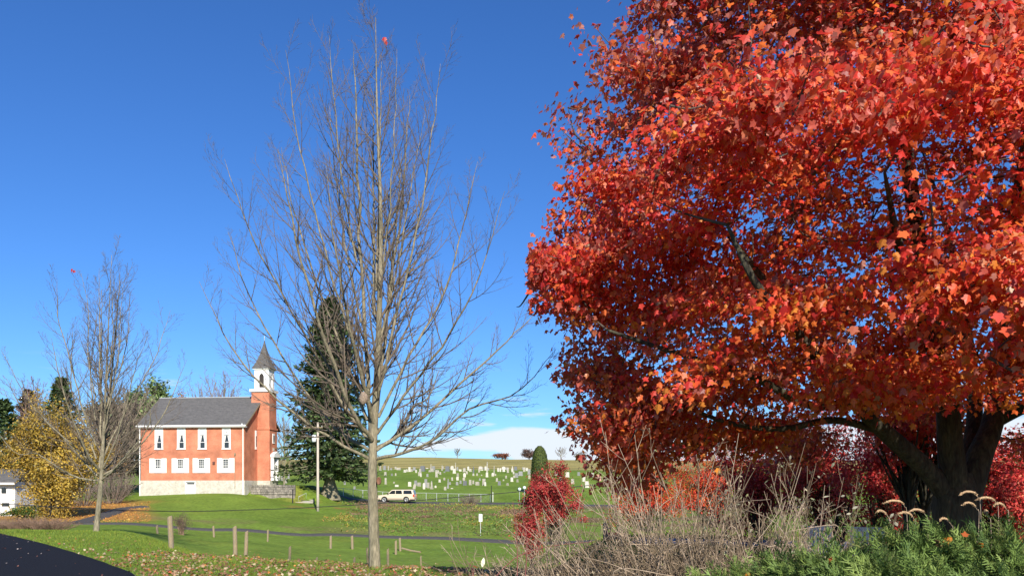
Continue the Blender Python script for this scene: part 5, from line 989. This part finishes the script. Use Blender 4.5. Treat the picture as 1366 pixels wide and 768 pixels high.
# ------------------------------------------------------------------ junipers
def juniper(name, mounds, n_spr, label, seed, r0=None):
    """mounds: (cx, cy, cz, rx, ry, rz). sprays of fine needle twigs over them"""
    r = np.random.default_rng(seed); mounds = np.array(mounds); root = empty(name, (float(mounds[:, 0].mean()), float(mounds[:, 1].mean()), 0), 0, label, 'shrub', 'spreading junipers')
    # template spray: axis with alternate side twigs bearing small scale-leaf blades
    tv, tf = [], []
    def blade(p, d, w_, L, up):
        i = len(tv); s = np.cross(d, up); s = s / (np.linalg.norm(s) + 1e-9); tv.extend([p + s * w_, p + d * L, p - s * w_]); tf.append((i, i + 1, i + 2))
    def make(rt):
        nonlocal tv, tf
        tv, tf = [], []; up = np.array([0, 0, 1.]); ax = lambda t: np.array([t, 0, .16 * t * t * (1 if rt.random() < .5 else -.4)])
        nn = 9
        for j in range(nn):
            t = j / nn * .95 + .03; p = ax(t)
            L = (.36 * (1 - t) + .12) * rt.uniform(.7, 1.2)
            for s in (-1, 1):
                d = unit(np.array([.85, s * rt.uniform(.45, .8), rt.normal() * .25])); blade(p, d, .012, L * .9, up)
                for q in (.15, .35, .55, .75):
                    d2 = unit(d + np.array([.3, (1 if int(q * 20) % 2 else -1) * .7, rt.normal() * .5])); blade(p + d * L * q * .8, d2, .013, L * .42, up)
        blade(ax(.85), np.array([1, 0, .1]), .02, .25, up)
        return np.array(tv), np.array(tf)
    temps = [make(r) for _ in range(6)]; Vs, Fs, Cs, off = [], [], [], 0
    # choose surface points
    mi = r.choice(len(mounds), n_spr, p=(mounds[:, 3] * mounds[:, 4]) / (mounds[:, 3] * mounds[:, 4]).sum()); m_ = mounds[mi]
    d = unit(r.normal(size=(n_spr, 3))); d[:, 2] = np.abs(d[:, 2]) * .9 - .12; d[:, 1] = np.where(d[:, 1] > .3, -d[:, 1] * .8, d[:, 1]); d = unit(d); n_spr = len(d); dep = r.random(n_spr) ** .9; sh_ = 1 - .30 * dep
    pos = m_[:, :3] + d * m_[:, 3:] * sh_[:, None]
    inside = np.zeros(n_spr, bool)
    for k, mm in enumerate(mounds):
        q = np.linalg.norm((pos - mm[:3]) / mm[3:], axis=1); inside |= (q < .66) & (mi != k)
    keep = ~inside & (pos[:, 2] > .0) & (fb(pos[:, 0] * 1.3, pos[:, 2] * 2 + pos[:, 1], .42, 5) > .40); pos, d, dep = pos[keep], d[keep], dep[keep]; n = len(pos)
    dirn = unit(d * .5 + np.array([-.62, -.1, .20]) + r.normal(size=(n, 3)) * .30); nr = unit(d + r.normal(size=(n, 3)) * .5)
    zc2 = unit(nr - (nr * dirn).sum(1, keepdims=True) * dirn); yc = np.cross(zc2, dirn); sz = r.uniform(.11, .24, n)
    base_c = pick([(.155, .23, .055), (.12, .185, .045), (.21, .28, .07), (.07, .12, .032), (.27, .30, .10)], [3, 3, 2, 2, .7], n, r, .12)
    ti = r.integers(0, 6, n)
    for t in range(6):
        s = ti == t; tv_, tf_ = temps[t]; k = len(tv_); c = s.sum()
        V = pos[s][:, None] + sz[s][:, None, None] * (tv_[None, :, :1] * dirn[s][:, None] + tv_[None, :, 1:2] * yc[s][:, None] + tv_[None, :, 2:] * zc2[s][:, None])
        Vs.append(V.reshape(-1, 3)); Fs.append((tf_[None] + (np.arange(c) * k)[:, None, None]).reshape(-1, 3) + off); Cs.append(np.repeat(base_c[s], k, 0)); off += c * k
    mesh_np('crown', np.concatenate(Vs), np.concatenate(Fs), m_needle, root, col=np.concatenate(Cs))
    q = max(60, n_spr // 40); ii = r.choice(n, q); cb = np.array(root.location); st = np.stack([np.stack([mounds[mi[keep][ii], 0], mounds[mi[keep][ii], 1], np.full(q, .05)], 1), (pos[ii] * .6 + np.stack([mounds[mi[keep][ii], 0], mounds[mi[keep][ii], 1], np.full(q, .3)], 1) * .4), pos[ii]], 1)
    tube_mesh('branch', [(bez_paths(st, 8), np.linspace(.012, .004, 8)[None].repeat(q, 0), 4)], m_dbark, root)
    return pos
EX = lambda px, D: (px - 683) / F * D
J1 = juniper('juniper', [(EX(1205, 4.9), 4.9, .48, .48, .5, .82), (EX(1280, 4.8), 4.9, .45, .45, .5, .85), (EX(1360, 4.7), 4.8, .45, .50, .5, .85), (EX(1450, 4.7), 4.8, .4, .5, .5, .86), (EX(1310, 4.2), 4.2, .4, .6, .4, .70)], 15000, 'tall spreading juniper with feathery green sprays below the maple trunk', 5)
J2 = juniper('juniper', [(EX(1040, 4.6), 4.5, .40, .50, .42, .76), (EX(1110, 4.3), 4.2, .45, .45, .42, .77), (EX(1200, 3.9), 3.9, .45, .45, .35, .76), (EX(960, 4.7), 4.6, .34, .42, .40, .72)], 15000, 'lower juniper in front spreading left towards the dry shrubs, with fallen orange leaves', 6)
# fallen maple leaves caught on the junipers
for px_, py_, D_ in ((1100, 738, 3.95), (1103, 745, 3.9), (1078, 755, 4.), (1142, 760, 3.7), (994, 758, 4.2), (1243, 722, 4.0), (1293, 706, 4.2), (1301, 733, 3.85), (1262, 716, 4.0)):
    J = np.vstack([J1, J2]); jx = 683 + F * J[:, 0] / J[:, 1]; jy = HY - F * (J[:, 2] - EYE) / J[:, 1]; p_ = J[np.argmin(np.hypot(jx - px_, jy - py_) + 30 * J[:, 1])][None] + [[-.03, -.09, .05]]; o = leaves_obj('fallen_leaf', 'maple', p_, np.array([[rm.normal() * .4, -.7, .7]]), rm.normal(size=(1, 3)) * [1, .3, .5], np.array([rm.uniform(.04, .055)]), pick([(.72, .27, .04), (.62, .15, .04), (.45, .25, .15)], [2, 1, 1], 1), m_leafr, None, 1.1)
    nmz = {1100: 'upper of the orange leaf pair', 1103: 'lower of the orange leaf pair', 1078: 'leaf left of the pair near the bottom edge', 1142: 'leaf right of the pair at the bottom edge', 994: 'leaf nearest the dry shrubs', 1243: 'brown leaf in the middle of the tall juniper', 1293: 'highest leaf', 1301: 'dull leaf near a dark hollow', 1262: 'leaf on the left of the tall juniper'}[px_]
    tag(o, 'fallen maple leaf on the junipers, ' + nmz, 'leaf', 'fallen leaves on the junipers')
# fountain grass plumes
fg = empty('fountain_grass', (EX(1255, 6.3), 6.3, 0), 0, 'clump of fountain grass with curved tan seed plumes at the foot of the maple', 'grass clump'); r = np.random.default_rng(6)
m_plume = mat('plume', (.48, .33, .18), .9, .2, 20, color2=(.38, .25, .14)); bl = []
for px_, py_, dxp, cv in ((1178, 682, -9, .3), (1200, 668, -22, .9), (1212, 684, -14, .5), (1228, 680, -16, .7), (1298, 656, -18, .9), (1296, 671, -12, .6), (1322, 664, -20, .8), (1336, 672, -10, .4), (1262, 692, -8, .4), (1312, 682, 6, .3)):
    D_ = 6.2 + r.normal() * .15; tp = P(px_, py_, D_); rootp = np.array([EX(px_ + 12 + r.normal() * 8, D_), D_, 0.])
    bas = P(px_ + 10, py_ + 22, D_); path = bez_paths([[rootp, (rootp + bas) / 2, bas, P(px_ + 7, py_ + 8, D_), P(px_ + 2, py_ + 1, D_ - .01), P(px_ + dxp * .5, py_ + 1.5 * cv - 2, D_ - .02), P(px_ + dxp, py_ + 3.5 * cv, D_ - .03)]], 20); bl.append(path[0])
    pp = path[:, 11:]; b = MB(); V, Fq = tubes(pp, (.0065 * np.sin(np.linspace(.35, 2.9, 9)) + .002)[None], 7); 
    q = 260; ii = r.integers(0, 8, q); c_ = pp[0][ii] + (pp[0][ii + 1] - pp[0][ii]) * r.random((q, 1)); tn = unit(pp[0][ii + 1] - pp[0][ii]); dd = unit(r.normal(size=(q, 3)) + tn * .9); VV, FF, k = leaf_mesh('tri', c_, r.normal(size=(q, 3)), dd, r.uniform(.008, .014, q), r); VV2 = VV
    me_ = mesh_np('plume', np.concatenate([V, VV2]), [Fq, FF + len(V)], m_plume, fg, smooth=False)
q = 90; a = r.random(q) * 2 * np.pi; c0 = np.stack([EX(1255, 6.3) + r.normal(size=q) * .4, 6.3 + r.normal(size=q) * .15, np.zeros(q)], 1); e_ = c0 + np.stack([np.cos(a) * .4, np.sin(a) * .3, r.uniform(.7, 1.25, q)], 1); md = (c0 + e_) / 2 + [0, 0, .25]
tube_mesh('blades', [(np.array(bl), np.full((len(bl), 20), .0022), 4), (bez_paths(np.stack([c0, md, e_], 1), 8), np.full((q, 8), .003), 3)], m_straw, fg)

# ------------------------------------------------------------------ white garden chairs behind the junipers
def chair(px_, D_, rz, lab):
    p_ = gy(px_, D_); t = empty('garden_chair', tuple(p_), rz, lab, 'chair', 'white garden chairs')
    b = MB(); b.box(-.26, .26, -.24, .26, .40, .44); b.build('seat', m_white, t)
    b = MB(); b.box(-.26, -.21, .24, .28, .44, .95).box(.21, .26, .24, .28, .44, .95).box(-.26, .26, .235, .285, .90, .97)
    for k in range(5): x = -.16 + .08 * k; b.box(x - .022, x + .022, .25, .27, .46, .90)
    b.build('backrest', m_white, t)
    for sx in (-1, 1):
        for sy in (-1, 1): b = MB(); b.box(sx * .235 - .02, sx * .235 + .02, sy * .225 - .02, sy * .225 + .02, 0, .40); b.build('leg', m_white, t)
        b = MB(); b.box(sx * .27 - .035, sx * .27 + .035, -.26, .24, .64, .67).box(sx * .27 - .02, sx * .27 + .02, -.24, -.20, .44, .64); b.build('armrest', m_white, t)
chair(1109, 13.6, math.radians(25), 'white slatted garden chair seen between dry shrub and juniper, the left one'); chair(1152, 13.2, math.radians(-35), 'white slatted garden chair mostly behind the juniper, the right one')
# terracotta planter beyond the shrubs
pb_ = gy(820, 26.5); b = MB(); b.box(-.34, .34, -.3, .3, 0, .12).box(-.34, -.24, -.3, .3, .12, .5).box(.27, .34, -.3, .3, .12, .2).box(-.24, .27, .24, .3, .12, .2); tag(b.build('planter', mat('terracotta', (.52, .24, .13), .85, .15, 5), loc=tuple(pb_)), 'terracotta coloured garden edging box glimpsed through the dry stems', 'planter')

# ------------------------------------------------------------------ grass, litter and weeds
r = np.random.default_rng(33)
def scatter(n, x0, x1, y0, y1, pw=1.0):
    x = r.uniform(x0, x1, n); y = y0 + (y1 - y0) * r.random(n) ** pw; return x, y
def in_view(x, y, m=.08): return np.abs(x / y) < .61 + m
x, y = scatter(330000, -21, 14, 11, 34, 1.3); k = in_view(x, y) & ~on_drive(x, y) & (x < 11); x, y = x[k], y[k]; n = len(x)
k = r.random(n) < np.clip(1.35 - (y - 12) / 26 + (x < -4) * .25, .2, 1) ; x, y = x[k], y[k]; n = len(x)
z = H(x, y); hgt = r.uniform(.02, .055, n) * (1 + .7 * (fb(x, y, 1.5, 50) > .55)); a = r.random(n) * 2 * np.pi; wd = r.uniform(.003, .006, n) * (1 + (y - 14) / 20); lx = r.normal(size=n) * .022; ly = r.normal(size=n) * .022
V = np.stack([np.stack([x - np.cos(a) * wd, y - np.sin(a) * wd, z - .005], 1), np.stack([x + np.cos(a) * wd, y + np.sin(a) * wd, z - .005], 1), np.stack([x + lx, y + ly, z + hgt], 1)], 1).reshape(-1, 3)
cc = gcol(x, y) * r.uniform(.75, 1.45, (n, 1)) * np.where(r.random((n, 1)) < .12, np.array([[1.9, 1.25, 1.2]]), 1.); tag(mesh_np('grass', V, np.arange(3 * n).reshape(-1, 3), m_grass, col=np.repeat(np.clip(cc, 0, .6), 3, 0)), kind='stuff')
# leaf litter on grass and driveway
LP = [(.34, .17, .10), (.42, .10, .05), (.40, .26, .15), (.30, .14, .07), (.58, .22, .06), (.55, .42, .28), (.22, .11, .06)]
x, y = scatter(80000, -20, 9, 12, 33, 1.6); dens = np.clip(1.15 - np.abs(y - (15.6 - np.clip((-4 - x) * .55, 0, 99) * -1.0)) / 5.0, .015, 1) * np.where(x < -9, .22, 1) * (.35 + 1.2 * fb(x, y, 1.6, 60)); k = in_view(x, y) & ~on_drive(x, y) & (r.random(len(x)) < dens * .55); x, y = x[k], y[k]
x2, y2 = scatter(1800, -20, -3, 11, 32, 1.2); k = in_view(x2, y2) & on_drive(x2, y2) & (r.random(len(x2)) < .30); x2, y2 = x2[k], y2[k]; x3, y3 = scatter(2200, -14, 3, 18, 45); k = r.random(len(x3)) < .25; x3, y3 = x3[k], y3[k]; k = ~on_drive(x3, y3); x3, y3 = x3[k], y3[k]
n1, n2_ = len(x), len(x2); x = np.concatenate([x, x2, x3]); y = np.concatenate([y, y2, y3]); n = len(x); z = H(x, y) + np.where(np.arange(n) < n1, .045, .012); z[n1:n1 + n2_] += .075
nr = np.array([0, -.1, 1.]) + r.normal(size=(n, 3)) * np.array([.55, .55, .2]); c_ = pick(LP, [2, 1, 3, 3, .7, 2, 3], n, r, .15); c_[n1:n1 + n2_] = .8 * pick([(.30, .12, .08), (.45, .38, .34), (.2, .1, .07)], [1, 1, 1], n2_, r, .1)
V, Fq, k_ = leaf_mesh('maple_s', np.stack([x, y, z], 1), nr, r.normal(size=(n, 3)), r.uniform(.045, .09, n) * np.where((np.arange(n) >= n1) & (np.arange(n) < n1 + n2_), .7, 1), r, .7); tag(mesh_np('fallen_leaves', V, Fq, m_leaf, col=np.repeat(c_, k_, 0)), kind='stuff')
# weeds on the bank beyond the road, and orange litter under the yellow tree
x = r.uniform(-21, 8, 60000); y = r.uniform(68, 113, 60000); px_ = 683 + F * x / y; zn = (px_ + 90 * (fb(x, y, 6, 90) - .5) > 455) & (px_ < 760) & (r.random(60000) < np.clip((fb(x, y, 5, 9) - .33) * 3.0, .05, 1)); x, y = x[zn], y[zn]; n = len(x)
u = fb(x, y, 3.5, 70); c_ = np.where((u > .56)[:, None], pick([(.30, .28, .04), (.24, .26, .05), (.34, .2, .05)], [2, 2, 1], n, r), pick([(.10, .17, .03), (.14, .21, .035), (.20, .14, .06)], [3, 3, 1], n, r)); u2 = fb(x, y, 6, 80); c_ = np.where(((u2 > .56) & (y > 84))[:, None], pick([(.20, .13, .08), (.26, .16, .09)], [1, 1], n, r), c_)
nr = np.array([.1, -.5, .9]) + r.normal(size=(n, 3)) * .6; V, Fq, k_ = leaf_mesh('oval', np.stack([x, y, H(x, y) + r.uniform(.02, .35, n) * np.clip(u * 2 - .3, .1, 1)], 1), nr, r.normal(size=(n, 3)), r.uniform(.10, .26, n), r); tag(mesh_np('weeds', V, Fq, m_leaf, col=np.repeat(c_, k_, 0)), kind='stuff')
x = r.uniform(-55, -28, 16000); y = r.uniform(61, 92, 16000); px_ = 683 + F * x / y; k = (px_ < 200) & (px_ > 20) & (fb(x, y, 4, 4) > .36); x, y = x[k], y[k]; n = len(x)
V, Fq, k_ = leaf_mesh('oval', np.stack([x, y, H(x, y) + .03], 1), np.array([0, -.3, 1.]) + r.normal(size=(n, 3)) * .4, r.normal(size=(n, 3)), r.uniform(.10, .2, n), r); tag(mesh_np('leaf_litter', V, Fq, m_leaf, col=np.repeat(pick([(.55, .26, .05), (.45, .18, .05), (.38, .22, .09), (.6, .36, .08)], [2, 2, 1, 1], n, r), k_, 0)), kind='stuff')
